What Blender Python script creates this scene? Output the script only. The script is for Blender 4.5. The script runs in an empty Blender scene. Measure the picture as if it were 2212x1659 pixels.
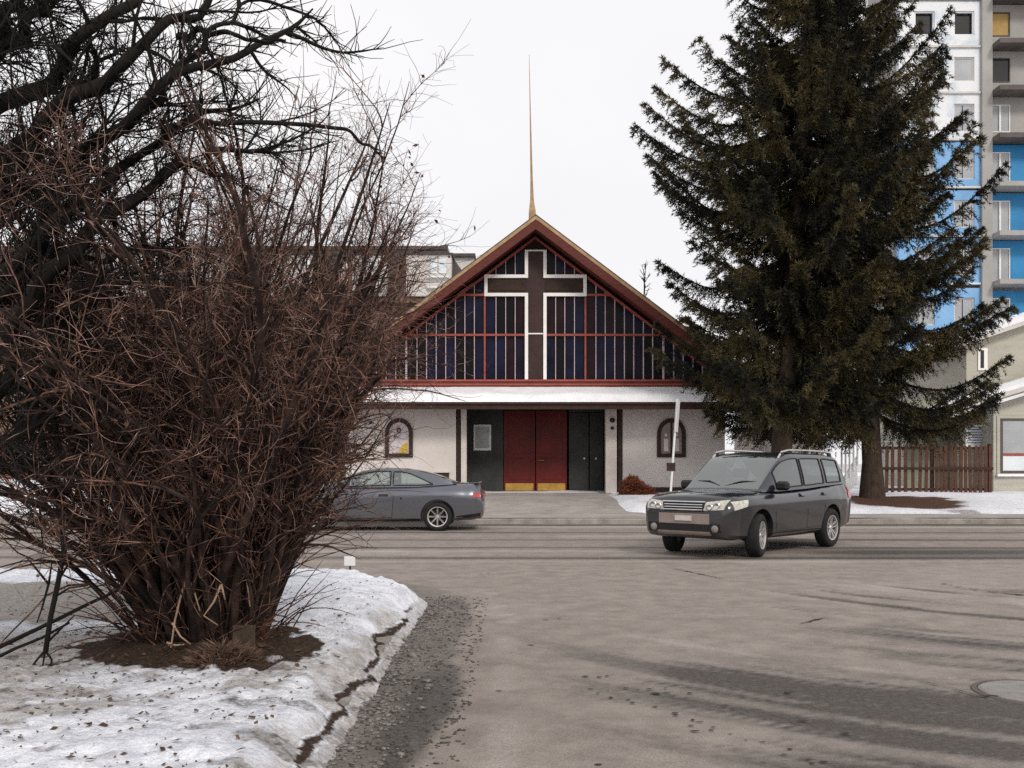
import bpy, bmesh, math, random
import numpy as np
from mathutils import Vector, Matrix
from mathutils.bvhtree import BVHTree

scene = bpy.context.scene
R = math.radians
# ------------------------------------------------------------------ camera, sky, sun, exposure
CAM_Z = 1.5
FPX = 2150.0                       # focal length in units of a 2212 px wide frame
cd = bpy.data.cameras.new('camera'); cam = bpy.data.objects.new('camera', cd)
scene.collection.objects.link(cam); scene.camera = cam
cd.sensor_width = 36.0; cd.lens = 36.0 * FPX / 2212.0
cd.shift_y = 170.5 / 2212.0
cd.clip_start = 0.05; cd.clip_end = 3000
cam.location = (0, 0, CAM_Z); cam.rotation_euler = (R(90), 0, 0)

SUN_EL, SUN_AZ = 36.0, 158.0        # azimuth clockwise from +Y (view direction): behind the camera, right
world = bpy.data.worlds.new('World'); scene.world = world; world.use_nodes = True
wn = world.node_tree.nodes; wl = world.node_tree.links
for n in list(wn): wn.remove(n)
wo = wn.new('ShaderNodeOutputWorld'); bg = wn.new('ShaderNodeBackground')
sky = wn.new('ShaderNodeTexSky'); sky.sky_type = 'NISHITA'; sky.sun_disc = False
sky.sun_elevation = R(SUN_EL); sky.sun_rotation = R(SUN_AZ)
sky.air_density = 1.2; sky.dust_density = 4.0; sky.ozone_density = 1.0
cloud = wn.new('ShaderNodeMixRGB'); cloud.inputs[0].default_value = 0.90   # even overcast veil over the clear sky
cloud.inputs[2].default_value = (9.3, 9.05, 9.1, 1)
wtc = wn.new('ShaderNodeTexCoord'); wnz = wn.new('ShaderNodeTexNoise'); wnz.inputs['Scale'].default_value = 2.2; wnz.inputs['Detail'].default_value = 5
wcr = wn.new('ShaderNodeValToRGB'); wcr.color_ramp.elements[0].position = .35; wcr.color_ramp.elements[1].position = .65
wcr.color_ramp.elements[0].color = (.90, .885, .90, 1); wcr.color_ramp.elements[1].color = (.985, .96, .955, 1)
wsc = wn.new('ShaderNodeMixRGB'); wsc.blend_type = 'MULTIPLY'; wsc.inputs[0].default_value = 1.0; wsc.inputs[2].default_value = (9.6, 9.6, 9.6, 1)
wl.new(wtc.outputs['Generated'], wnz.inputs['Vector']); wl.new(wnz.outputs['Fac'], wcr.inputs[0]); wl.new(wcr.outputs[0], wsc.inputs[1]); wl.new(wsc.outputs[0], cloud.inputs[2])
wl.new(sky.outputs[0], cloud.inputs[1]); wl.new(cloud.outputs[0], bg.inputs[0])
bg.inputs[1].default_value = 0.1; wl.new(bg.outputs[0], wo.inputs[0])
sd = bpy.data.lights.new('sun', 'SUN'); sd.energy = 1.5; sd.angle = R(12); sd.color = (1.0, 0.93, 0.84)
so = bpy.data.objects.new('sun', sd); scene.collection.objects.link(so)
_sv = Vector((math.sin(R(SUN_AZ)) * math.cos(R(SUN_EL)), math.cos(R(SUN_AZ)) * math.cos(R(SUN_EL)), math.sin(R(SUN_EL))))
so.rotation_euler = _sv.to_track_quat('Z', 'Y').to_euler()
so.location = (10, -20, 30)
scene.view_settings.view_transform = 'Standard'; scene.view_settings.look = 'None'
scene.view_settings.exposure = 0.20; scene.view_settings.gamma = 1.0
scene.view_settings.use_curve_mapping = False
scene.cycles.max_bounces = 6; scene.cycles.transparent_max_bounces = 12
scene.cycles.use_denoising = False

# ------------------------------------------------------------------ helpers
rng = np.random.default_rng(7); random.seed(7)
COL = scene.collection

def W(px, py, d):
    """point seen at picture position (px, py) of a 2212x1659 frame, d metres away"""
    return np.array([(px - 1106.0) / FPX * d, d, CAM_Z - (py - 1000.0) / FPX * d])

class MB:
    def __init__(s): s.v = []; s.f = []
    def add(s, vs, fs):
        b = len(s.v); s.v.extend([tuple(float(c) for c in p) for p in vs]); s.f.extend([tuple(b + i for i in f) for f in fs]); return s
    def box(s, x0, x1, y0, y1, z0, z1, M=None):
        vs = [(x0,y0,z0),(x1,y0,z0),(x1,y1,z0),(x0,y1,z0),(x0,y0,z1),(x1,y0,z1),(x1,y1,z1),(x0,y1,z1)]
        if M is not None: vs = [tuple(M @ Vector(p)) for p in vs]
        return s.add(vs, [(0,3,2,1),(4,5,6,7),(0,1,5,4),(1,2,6,5),(2,3,7,6),(3,0,4,7)])
    def bbox(s, x0, x1, y0, y1, z0, z1, b=0.01, M=None):
        """box with chamfered edges"""
        bm = bmesh.new(); bmesh.ops.create_cube(bm, size=1)
        for v in bm.verts: v.co = Vector(((x0+x1)/2 + v.co.x*(x1-x0), (y0+y1)/2 + v.co.y*(y1-y0), (z0+z1)/2 + v.co.z*(z1-z0)))
        bmesh.ops.bevel(bm, geom=bm.edges[:], offset=b, segments=1, affect='EDGES')
        bm.verts.index_update()
        vs = [tuple(M @ v.co) if M is not None else tuple(v.co) for v in bm.verts]
        fs = [tuple(v.index for v in f.verts) for f in bm.faces]; bm.free()
        return s.add(vs, fs)
    def prism(s, poly, a0, a1, axis='y'):
        """extrude 2-D polygon along an axis; poly is (x,z) for y, (y,z) for x, (x,y) for z; counter-clockwise"""
        n = len(poly)
        def mk(p, a):
            return (p[0], a, p[1]) if axis == 'y' else ((a, p[0], p[1]) if axis == 'x' else (p[0], p[1], a))
        vs = [mk(p, a0) for p in poly] + [mk(p, a1) for p in poly]
        fs = [tuple(range(n)), tuple(range(2*n-1, n-1, -1))]
        fs += [(i, i+n, (i+1) % n + n, (i+1) % n) for i in range(n)]
        return s.add(vs, fs)
    def ring(s, outer, inner, a0, a1):
        """frame between two closed (x,z) outlines of equal length, extruded along y"""
        n = len(outer)
        vs = [(p[0], a, p[1]) for a in (a0, a1) for o in (outer, inner) for p in o]
        fs = []
        for i in range(n):
            j = (i+1) % n
            fs += [(i, j, n+j, n+i), (2*n+i, 3*n+i, 3*n+j, 2*n+j), (i, 2*n+i, 2*n+j, j), (n+i, n+j, 3*n+j, 3*n+i)]
        return s.add(vs, fs)
    def tube(s, pts, rad, n=6, cap=True):
        v, f = tube_arrays([(np.array(pts, float), np.array(rad, float) if np.ndim(rad) else np.full(len(pts), float(rad)))], n)
        s.add(v.tolist(), f.tolist())
        if cap:
            b = len(s.v) - len(v); s.f.append(tuple(b + i for i in range(n))[::-1]); s.f.append(tuple(b + len(v) - n + i for i in range(n)))
        return s
    def lathe(s, prof, n=24, axis='z', c=(0,0,0), M=None):
        """prof = list of (r, h) ; closed at r=0 ends"""
        vs = []; m = len(prof)
        for i in range(n):
            a = 2*math.pi*i/n; ca, sa = math.cos(a), math.sin(a)
            for r, h in prof:
                p = {'z': (r*ca, r*sa, h), 'y': (r*ca, h, r*sa), 'x': (h, r*ca, r*sa)}[axis]
                p = Vector(p) + Vector(c)
                vs.append(tuple(M @ p) if M is not None else tuple(p))
        fs = [(i*m+j, ((i+1) % n)*m+j, ((i+1) % n)*m+j+1, i*m+j+1) for i in range(n) for j in range(m-1)]
        return s.add(vs, fs)

def tube_stack(P, Rr, n=4):
    """P (k,m,3) centre lines, Rr (k,m) radii -> vertices, quads"""
    k, m, _ = P.shape; ang = np.arange(n) * 2*np.pi/n
    ca = np.cos(ang)[None, None, :, None]; sa = np.sin(ang)[None, None, :, None]
    t = np.gradient(P, axis=1); t /= (np.linalg.norm(t, axis=2, keepdims=True) + 1e-9)
    ref = np.where(np.abs(t[:, :1, 2:3]) > .6, np.array([0.31, 0.83, 0.12]), np.array([0.1, 0.2, 0.97]))
    u = np.cross(t, np.broadcast_to(ref, t.shape)); u /= (np.linalg.norm(u, axis=2, keepdims=True) + 1e-9)
    w = np.cross(t, u)
    V = (P[:, :, None, :] + Rr[:, :, None, None] * (ca*u[:, :, None, :] + sa*w[:, :, None, :])).reshape(-1, 3)
    i = np.arange(m-1)[:, None] * n; j = np.arange(n)[None, :]; j2 = (j + 1) % n
    F = np.stack([i+j, i+j2, i+n+j2, i+n+j], -1).reshape(1, -1, 4) + (np.arange(k)*m*n)[:, None, None]
    return V, F.reshape(-1, 4)

def join(parts):
    V = []; F = []; b = 0
    for v, f in parts: V.append(v); F.append(f + b); b += len(v)
    return np.concatenate(V), np.concatenate(F)

def tube_arrays(paths, n=4):
    return join([tube_stack(np.asarray(p)[None], np.asarray(r_)[None], n) for p, r_ in paths])

def raw_mesh(name, V, F):
    me = bpy.data.meshes.new(name)
    V = np.asarray(V, dtype=np.float32); F = np.asarray(F, dtype=np.int32); k = F.shape[1]
    me.vertices.add(len(V)); me.vertices.foreach_set('co', V.ravel())
    me.loops.add(F.size); me.loops.foreach_set('vertex_index', F.ravel())
    me.polygons.add(len(F)); me.polygons.foreach_set('loop_start', np.arange(0, F.size, k, dtype=np.int32))
    me.update(calc_edges=True); me.validate()
    return me

def link(name, me, mat, parent=None, smooth=False, sharp=None):
    o = bpy.data.objects.new(name, me); COL.objects.link(o)
    if mat is not None and len(me.materials) == 0: me.materials.append(mat)
    if smooth or sharp is not None:
        me.polygons.foreach_set('use_smooth', np.ones(len(me.polygons), dtype=bool))
        if sharp is not None: me.set_sharp_from_angle(angle=R(sharp))
    if parent is not None:
        o.parent = parent
        if parent.get('_w'): o.location = -Vector(parent.location)
    return o

def obj(name, mb, mat, parent=None, smooth=False, sharp=None, fixn=True):
    if isinstance(mb, MB):
        me = bpy.data.meshes.new(name); me.from_pydata(mb.v, [], mb.f)
        if fixn:
            bm = bmesh.new(); bm.from_mesh(me); bmesh.ops.recalc_face_normals(bm, faces=bm.faces[:]); bm.to_mesh(me); bm.free()
        me.update()
    else: me = mb
    return link(name, me, mat, parent, smooth, sharp)

def tag(o, label=None, cat=None, group=None, kind=None):
    if label: o['label'] = label
    if cat: o['category'] = cat
    if group: o['group'] = group
    if kind: o['kind'] = kind
    return o

_world_roots = []
def thing(name, loc, label, cat, group=None, world_parts=True, rotz=0.0):
    o = bpy.data.objects.new(name, None); COL.objects.link(o); o.empty_display_size = 0.3
    o.location = loc; o.rotation_euler = (0, 0, rotz)
    if world_parts: o['_w'] = 1; _world_roots.append(o)
    return tag(o, label, cat, group)

def copy_tree(o, parent=None):
    c = o.copy(); COL.objects.link(c); c.parent = parent
    for ch in list(o.children): copy_tree(ch, c)
    return c

# ---- numpy value noise
def _lat(ix, iy, seed):
    h = (ix.astype(np.int64) * 374761393 + iy.astype(np.int64) * 668265263 + seed * 1274126177) & 0x7fffffff
    h = ((h ^ (h >> 13)) * 1103515245 + 12345) & 0x7fffffff
    h = ((h ^ (h >> 15)) * 22695477 + 1) & 0x7fffffff
    return ((h ^ (h >> 12)) & 0xffff) / 65535.0
def vnoise(x, y, seed=0):
    ix = np.floor(x); iy = np.floor(y); fx = x - ix; fy = y - iy
    fx = fx*fx*(3-2*fx); fy = fy*fy*(3-2*fy)
    a = _lat(ix, iy, seed); b = _lat(ix+1, iy, seed); c = _lat(ix, iy+1, seed); d = _lat(ix+1, iy+1, seed)
    return (a*(1-fx) + b*fx)*(1-fy) + (c*(1-fx) + d*fx)*fy
def fbm(x, y, s, seed=0, o=4):
    t = np.zeros(np.broadcast(x, y).shape); amp = 0.5; tot = 0
    for k in range(o):
        t += amp * vnoise(x*s*2**k + 17.3*k, y*s*2**k - 9.1*k, seed + k); tot += amp; amp *= 0.5
    return t / tot
def sstep(a, b, x):
    t = np.clip((x - a) / (b - a), 0, 1); return t*t*(3-2*t)

# ---- materials
def nd(nt, t, **kw):
    n = nt.nodes.new(t)
    for k, v in kw.items(): setattr(n, k, v)
    return n
def mat(name, c1, c2=None, rough=0.7, scale=6.0, bump=0.0, bscale=None, metal=0.0, spec=0.3, coat=0.0, detail=6.0, stretch=(1,1,1), lo=0.35, hi=0.65, coord='Object', bdist=0.02):
    m = bpy.data.materials.new(name); m.use_nodes = True; nt = m.node_tree
    b = nt.nodes['Principled BSDF']; b.inputs['Roughness'].default_value = rough
    b.inputs['Metallic'].default_value = metal; b.inputs['Specular IOR Level'].default_value = spec
    b.inputs['Coat Weight'].default_value = coat
    tc = nd(nt, 'ShaderNodeTexCoord'); mp = nd(nt, 'ShaderNodeMapping'); mp.inputs['Scale'].default_value = stretch
    nt.links.new(tc.outputs[coord], mp.inputs[0])
    c2 = c2 or tuple(x*0.8 for x in c1)
    nz = nd(nt, 'ShaderNodeTexNoise'); nz.inputs['Scale'].default_value = scale; nz.inputs['Detail'].default_value = detail
    nz.inputs['Roughness'].default_value = 0.65
    nt.links.new(mp.outputs[0], nz.inputs['Vector'])
    cr = nd(nt, 'ShaderNodeValToRGB'); cr.color_ramp.elements[0].position = lo; cr.color_ramp.elements[1].position = hi
    cr.color_ramp.elements[0].color = (*c2, 1); cr.color_ramp.elements[1].color = (*c1, 1)
    nt.links.new(nz.outputs['Fac'], cr.inputs[0]); nt.links.new(cr.outputs[0], b.inputs['Base Color'])
    if bump > 0:
        n2 = nd(nt, 'ShaderNodeTexNoise'); n2.inputs['Scale'].default_value = bscale or scale*4; n2.inputs['Detail'].default_value = 5
        nt.links.new(mp.outputs[0], n2.inputs['Vector'])
        bp = nd(nt, 'ShaderNodeBump'); bp.inputs['Strength'].default_value = bump; bp.inputs['Distance'].default_value = bdist
        nt.links.new(n2.outputs['Fac'], bp.inputs['Height']); nt.links.new(bp.outputs[0], b.inputs['Normal'])
    return m

def attr_mat(name, layers, base, base2, rough=0.85, scale=8.0, bump=0.4, bscale=40.0, spec=0.2, bdist=0.02, grain=130.0, grain_amt=1.0, soft=(.30, .72)):
    """base noise colour with further colours laid on by named mesh attributes (wear, soil, snow) ; layers = [(attr, c1, c2, rough)]"""
    m = mat(name, base, base2, rough, scale, bump, bscale, spec=spec, bdist=bdist); nt = m.node_tree
    b = nt.nodes['Principled BSDF']
    src = b.inputs['Base Color'].links[0].from_socket
    tc = [n for n in nt.nodes if n.type == 'TEX_COORD'][0]
    rsrc = None
    for k, (att, c1, c2, rg) in enumerate(layers):
        at = nd(nt, 'ShaderNodeAttribute', attribute_name=att)
        nz = nd(nt, 'ShaderNodeTexNoise'); nz.inputs['Scale'].default_value = 14.0 + 9*k; nz.inputs['Detail'].default_value = 8; nz.inputs['Roughness'].default_value = 0.7
        nt.links.new(tc.outputs['Object'], nz.inputs['Vector'])
        # attribute edge broken up by noise
        ma = nd(nt, 'ShaderNodeMath', operation='MULTIPLY_ADD'); ma.inputs[1].default_value = 0.9; 
        sb = nd(nt, 'ShaderNodeMath', operation='ADD'); sb.inputs[1].default_value = -0.45
        nt.links.new(nz.outputs['Fac'], ma.inputs[0]); nt.links.new(at.outputs['Fac'], ma.inputs[2]); nt.links.new(ma.outputs[0], sb.inputs[0])
        mr = nd(nt, 'ShaderNodeMapRange'); mr.inputs['From Min'].default_value = soft[0]; mr.inputs['From Max'].default_value = soft[1]
        nt.links.new(sb.outputs[0], mr.inputs['Value'])
        cr = nd(nt, 'ShaderNodeValToRGB'); cr.color_ramp.elements[0].position = 0.35; cr.color_ramp.elements[1].position = 0.65
        cr.color_ramp.elements[0].color = (*c2, 1); cr.color_ramp.elements[1].color = (*c1, 1)
        n3 = nd(nt, 'ShaderNodeTexNoise'); n3.inputs['Scale'].default_value = 30.0; n3.inputs['Detail'].default_value = 6
        nt.links.new(tc.outputs['Object'], n3.inputs['Vector']); nt.links.new(n3.outputs['Fac'], cr.inputs[0])
        mx = nd(nt, 'ShaderNodeMixRGB'); nt.links.new(mr.outputs[0], mx.inputs[0]); nt.links.new(src, mx.inputs[1]); nt.links.new(cr.outputs[0], mx.inputs[2])
        src = mx.outputs[0]
        rm = nd(nt, 'ShaderNodeMixRGB'); nt.links.new(mr.outputs[0], rm.inputs[0])
        if rsrc is None: rm.inputs[1].default_value = (rough, rough, rough, 1)
        else: nt.links.new(rsrc, rm.inputs[1])
        rm.inputs[2].default_value = (rg, rg, rg, 1); rsrc = rm.outputs[0]
    ng = nd(nt, 'ShaderNodeTexNoise'); ng.inputs['Scale'].default_value = grain; ng.inputs['Detail'].default_value = 3
    nt.links.new(tc.outputs['Object'], ng.inputs['Vector'])
    mg = nd(nt, 'ShaderNodeMapRange'); mg.inputs['From Min'].default_value = .32; mg.inputs['From Max'].default_value = .68; mg.inputs['To Min'].default_value = .72; mg.inputs['To Max'].default_value = 1.22
    nt.links.new(ng.outputs['Fac'], mg.inputs['Value'])
    mu = nd(nt, 'ShaderNodeMixRGB', blend_type='MULTIPLY'); mu.inputs[0].default_value = grain_amt
    nt.links.new(src, mu.inputs[1]); nt.links.new(mg.outputs[0], mu.inputs[2]); src = mu.outputs[0]
    nt.links.new(src, b.inputs['Base Color'])
    if rsrc is not None: nt.links.new(rsrc, b.inputs['Roughness'])
    return m

def glass_mat(name, tint, base=0.08):
    m = bpy.data.materials.new(name); m.use_nodes = True; nt = m.node_tree
    for n in list(nt.nodes): nt.nodes.remove(n)
    out = nd(nt, 'ShaderNodeOutputMaterial'); tr = nd(nt, 'ShaderNodeBsdfTransparent'); gl = nd(nt, 'ShaderNodeBsdfGlossy')
    tr.inputs[0].default_value = (*tint, 1); gl.inputs['Roughness'].default_value = 0.03; gl.inputs[0].default_value = (0.95, 1, 0.99, 1)
    lw = nd(nt, 'ShaderNodeLayerWeight'); lw.inputs[0].default_value = 0.35
    mr = nd(nt, 'ShaderNodeMapRange'); mr.inputs['To Min'].default_value = base; mr.inputs['To Max'].default_value = 0.95
    nt.links.new(lw.outputs['Fresnel'], mr.inputs['Value'])
    mx = nd(nt, 'ShaderNodeMixShader'); nt.links.new(mr.outputs[0], mx.inputs[0]); nt.links.new(tr.outputs[0], mx.inputs[1]); nt.links.new(gl.outputs[0], mx.inputs[2])
    nt.links.new(mx.outputs[0], out.inputs[0])
    return m

def set_attr(me, name, vals):
    a = me.attributes.new(name, 'FLOAT', 'POINT'); a.data.foreach_set('value', np.asarray(vals, dtype=np.float32).ravel())

def grid_mesh(name, X, Y, Z):
    ny, nx = X.shape
    V = np.stack([X, Y, Z], -1).reshape(-1, 3)
    i = np.arange(ny-1)[:, None]*nx; j = np.arange(nx-1)[None, :]
    F = np.stack([i+j, i+j+1, i+nx+j+1, i+nx+j], -1).reshape(-1, 4)
    return raw_mesh(name, V, F)

M = {}
M['road'] = attr_mat('road', [('wet_dark', (.098,.086,.077), (.060,.053,.048), .6), ('salt', (.42,.39,.36), (.34,.31,.285), .9)], (.30,.264,.237), (.215,.187,.167), rough=.85, scale=3.2, bump=.8, bscale=70, bdist=.006, soft=(.20, .98))
M['snow'] = attr_mat('snow', [('walk_grey', (.36,.335,.31), (.24,.22,.20), .9), ('soil', (.060,.038,.026), (.025,.017,.012), .95)], (.80,.82,.87), (.52,.54,.60), rough=.6, scale=7, bump=.8, bscale=30, bdist=.02, grain=90.0, grain_amt=.55)
M['lawn'] = attr_mat('lawn', [('grass', (.16,.12,.075), (.09,.06,.035), .95), ('soil', (.11,.055,.035), (.06,.03,.02), .95)], (.82,.83,.88), (.70,.71,.77), rough=.6, scale=1.5, bump=.5, bscale=8, bdist=.05, grain=20.0, grain_amt=.4)
M['concrete'] = mat('concrete', (.40,.37,.345), (.28,.255,.235), .9, 1.6, .3, 40)
M['kerb'] = mat('kerb', (.33,.30,.275), (.17,.155,.14), .9, 2.5, .5, 30)
M['far_ground'] = mat('far_ground', (.62,.62,.66), (.32,.29,.26), .9, .08, .2, 2)
M['stucco'] = mat('stucco', (.63,.59,.56), (.54,.50,.475), .9, .7, .12, 25)
M['stucco_trim'] = mat('stucco_trim', (.66,.60,.57), (.55,.50,.47), .85, 2.0, .2, 40)
M['redwood'] = mat('redwood', (.135,.030,.021), (.080,.018,.013), .65, 3.0, .3, 20, stretch=(1,1,5))
M['redpaint'] = mat('redpaint', (.36,.085,.062), (.26,.058,.043), .6, 3.0, .1, 30)
M['tanedge'] = mat('tanedge', (.42,.29,.17), (.28,.18,.10), .55, 4.0, .1, 30, metal=.3)
M['shingle'] = mat('shingle', (.12,.10,.08), (.06,.05,.045), .9, 5, .5, 40)
M['mull_white'] = mat('mull_white', (.56,.46,.50), (.42,.33,.37), .6, 2.0)
M['crosswhite'] = mat('crosswhite', (.90,.88,.86), (.82,.79,.77), .5, 3.0)
M['crosswood'] = mat('crosswood', (.050,.024,.022), (.028,.014,.013), .6, 3, .3, 20)
PANE = [mat('pane_navy', (.010,.012,.040), (.004,.004,.012), .25, 2.2, spec=.12), mat('pane_black', (.008,.006,.008), (.004,.003,.004), .25, 2.0, spec=.12),
        mat('pane_violet', (.012,.009,.026), (.005,.004,.010), .25, 2.5, spec=.12), mat('pane_wine', (.022,.008,.012), (.008,.004,.006), .25, 2.0, spec=.12)]
M['door_red'] = mat('door_red', (.125,.007,.005), (.07,.004,.003), .5, 2, .1, 20)
M['door_dark'] = mat('door_dark', (.040,.042,.040), (.022,.023,.022), .6, 2, .1, 20)
M['brass'] = mat('brass', (.62,.38,.10), (.42,.24,.06), .35, 5, metal=.8)
M['darkbrown'] = mat('darkbrown', (.045,.024,.018), (.025,.014,.010), .7, 4, .2, 30)
M['white_metal'] = mat('white_metal', (.80,.80,.80), (.66,.66,.66), .5, 3)
M['copper'] = mat('copper', (.36,.25,.14), (.24,.165,.095), .5, 6, metal=.3)
M['board_grey'] = mat('board_grey', (.42,.43,.42), (.32,.33,.33), .4, 3)
M['pure_snow'] = mat('pure_snow', (.88,.89,.92), (.78,.79,.83), .6, 2.5, .5, 14, bdist=.03)
M['stepstone'] = mat('stepstone', (.16,.10,.08), (.08,.05,.04), .9, 3, .3, 30)

# ------------------------------------------------------------------ setting: ground, road, kerbs, verge, far side
def struct(o): o['kind'] = 'structure'; return o
mb = MB().add([(-900,-300,-.30),(900,-300,-.30),(900,1500,-.30),(-900,1500,-.30)], [(0,1,2,3)])
struct(obj('ground', mb, M['far_ground'], fixn=False))

Y_FAR = 24.5
KR = 2.6; KY0 = 10.3; KX = -1.0                      # near corner: straight kerb then a quarter turn to the left
def x_edge(y): return np.where(y < KY0, KX, KX - (KR - np.sqrt(np.clip(KR**2 - (y - KY0)**2, 0, None))))
Y_NEAR = KY0 + KR

xs = np.concatenate([np.linspace(-90, -8, 60), np.arange(-7.9, 10.0, .075), np.linspace(10.2, 95, 60)])
ys = np.concatenate([np.linspace(-25, 3, 20), np.arange(3.05, 12.5, .06), np.arange(12.5, Y_FAR+.2, .14)])
X, Y = np.meshgrid(xs, ys)
Zr = .012*(fbm(X, Y, .6, 3) - .5) + .006*(fbm(X, Y, 9, 5, 2) - .5)
# wear: tyre tracks and damp patches with their own outline
n1 = fbm(X, Y, .9, 11); n2 = fbm(X, Y, 4.0, 21)
def band(u, c, w): return np.exp(-((u - c)/w)**2)
sx = X + 0.9*(n1 - .5)
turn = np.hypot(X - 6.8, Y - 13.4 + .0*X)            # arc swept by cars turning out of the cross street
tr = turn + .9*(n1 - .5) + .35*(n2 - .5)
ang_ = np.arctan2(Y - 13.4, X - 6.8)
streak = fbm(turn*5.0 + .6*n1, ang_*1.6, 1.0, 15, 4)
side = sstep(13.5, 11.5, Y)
wet_dark = .62*side*sstep(.52, .74, streak)*sstep(-.2, .8, X)
wet_dark += .34*side*sstep(.50, .66, fbm(X, Y, .33, 17))*sstep(.2, 2.0, X)
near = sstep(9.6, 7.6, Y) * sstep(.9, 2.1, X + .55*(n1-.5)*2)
wet_dark += near*(sstep(7.15, 7.75, tr)*sstep(11.5, 10.0, tr))*(.40 + .75*sstep(.36, .58, streak)) + .45*near*band(tr, 6.8, .22)
wet_dark += .30*sstep(10.5, 8, Y)*band(tr, 6.2, .35)*sstep(1.5, 3, X)
wet_dark += .62*sstep(2.0, 4.4, X + 1.2*(n1-.5))*sstep(12.0, 9.5, Y)*sstep(.40, .60, .55*streak + .45*n1)
# far lanes of the cross street: long streaks
yy = Y + .35*(fbm(X*.15, Y, 1.0, 31) - .5)
strk = fbm(X*.06, Y*1.0, 2.2, 41)
lane = np.maximum.reduce([.95*band(yy, 24.1, .30), .55*band(yy, 19.4, .32), .62*band(yy, 17.6, .25), .66*band(yy, 15.75, .30), .50*band(yy, 21.4, .28)])
wet_dark += sstep(13.0, 14.6, Y) * lane * (0.55 + 1.5*strk)
wet_dark += 1.15*sstep(3.6, 6.0, X)*band(yy, 16.7, .60)*sstep(13.0, 14.6, Y)  # darker band beneath and right of the off-roader
# dirty gutter beside the near kerb
dk = np.where(Y < KY0, X - KX, np.hypot(X - (KX - KR), Y - KY0) - KR)
dk = np.where((X < KX - KR) & (Y > KY0), Y - Y_NEAR, dk)
gw = .56 + .35*(fbm(X*.5, Y, .8, 51) - .5)*2*.6 + .28*sstep(9.4, 8.6, Y)*0
gut = sstep(gw + .07, gw - .05, dk) * sstep(14.0, 11.5, Y)
wet_dark += (.34 + .55*fbm(X, Y, 3.0, 61, 3) + .45*sstep(7.6, 6.2, Y)*sstep(.26, .36, dk + .1*(n2-.5))) * gut
salt = .40*sstep(.54, .74, fbm(turn*4.0, ang_*1.3, 1.0, 19))*side*sstep(.3, 1.2, X)
salt += 1.0*sstep(13.0, 14.6, Y) * np.maximum.reduce([band(yy, 23.2, .45), .6*band(yy, 16.9, .2), .55*band(yy, 15.15, .22), .5*band(yy, 20.4, .3)])*(.3 + 1.1*fbm(X*.05, Y, 2.0, 71))
salt += .35*sstep(.55, .72, fbm(X, Y, .5, 81))
salt += .55*band(dk, .95, .16)*sstep(.45, .62, fbm(X, Y, 2.5, 91))*(Y < 12)
me = grid_mesh('road', X, Y, Zr); set_attr(me, 'wet_dark', np.clip(wet_dark, 0, 1)); set_attr(me, 'salt', np.clip(salt*(1-np.clip(wet_dark,0,1)), 0, 1))
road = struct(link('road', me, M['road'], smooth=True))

# near verge: snow behind the kerb, greyer towards the front, soil round the shrub, a path at the far left
SHX, SHY = -2.15, 7.1                                 # centre of the big shrub
nv, nu = 330, 400
vy = np.concatenate([np.linspace(-4, 3.4, 12)[:-1], np.linspace(3.4, Y_NEAR, nv)])
u = np.concatenate([np.linspace(0, .55, 60)[:-1], np.linspace(.55, 1, nu)])
U, Yv = np.meshgrid(u, vy)
XE = x_edge(np.minimum(Yv, Y_NEAR - 1e-4)) + .12
Xv = -22 + (XE + 22)*U
de = np.minimum(XE - Xv, Y_NEAR - .13 - Yv)           # distance inside the kerb
def verge_z(x, y):
    r2 = ((x - SHX)/1.0)**2 + ((y - SHY)/.8)**2
    z = .095 + .13*np.exp(-r2/1.1) + .05*fbm(x, y, .7, 101) + .055*fbm(x, y, 3.2, 102) + .042*fbm(x, y, 9, 103) + .022*fbm(x, y, 21, 104, 2)
    z = z + .10*np.exp(-(((x + 1.75)/.75)**2 + ((y - 9.6)/1.2)**2))          # smooth mound right of the shrub
    return z
Zv = verge_z(Xv, Yv)
rag = fbm(Xv, Yv, 2.6, 151) + .35*(fbm(Xv, Yv, 11, 152) - .5)
dd_ = de + .30*(rag - .5)
Zv = np.minimum(Zv, Zv*sstep(-.06, .42, dd_) + .014*(fbm(Xv, Yv, 14, 153) - .35)*sstep(.0, .06, de)) - .02*(1 - sstep(0, .05, de))
nn = fbm(Xv, Yv, 2.2, 111)
r2 = np.hypot((Xv - SHX - .02)/.84, (Yv - SHY + .28)/.66)
soil = sstep(1.12, .82, r2 + .9*(nn - .5) + .6*(fbm(Xv, Yv, 7, 112) - .5))
soil = np.maximum(soil, .62*sstep(.5, .2, np.hypot((Xv + 2.75)/.8, (Yv - 7.25)/.35)))
soil = np.maximum(soil, .50*sstep(.60, .75, fbm(Xv*1.0, Yv*1.6, 3.3, 131, 3))*sstep(7.8, 6.6, Yv))
soil = np.maximum(soil, .95*np.exp(-((dd_ - .13)/.034)**2)*sstep(.12, .34, fbm(Xv, Yv, 2.3, 141))*sstep(10.5, 9.2, Yv))  # crack along the kerb edge, its shadow put in as dark colour
soil = np.maximum(soil, .45*sstep(.16, .02, dd_)*sstep(.40, .6, fbm(Xv, Yv, 6.3, 142)))
walk_grey = sstep(8.0, 8.5, Yv + .5*(nn-.5))*sstep(11.2, 10.7, Yv + .5*(nn-.5))*sstep(-2.6, -3.1, Xv)
walk_grey = np.maximum(walk_grey, .60*sstep(.44, .64, .6*fbm(Xv, Yv, 1.1, 121) + .4*fbm(Xv, Yv*1.8, 5.0, 122))*sstep(7.6, 6.4, Yv))  # greyer patches over the nearest snow
walk_grey = np.maximum(walk_grey, .62*sstep(-2.2, -2.9, Xv + .9*(nn-.5))*sstep(8.6, 7.4, Yv)*sstep(5.0, 6.0, Yv))
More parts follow.
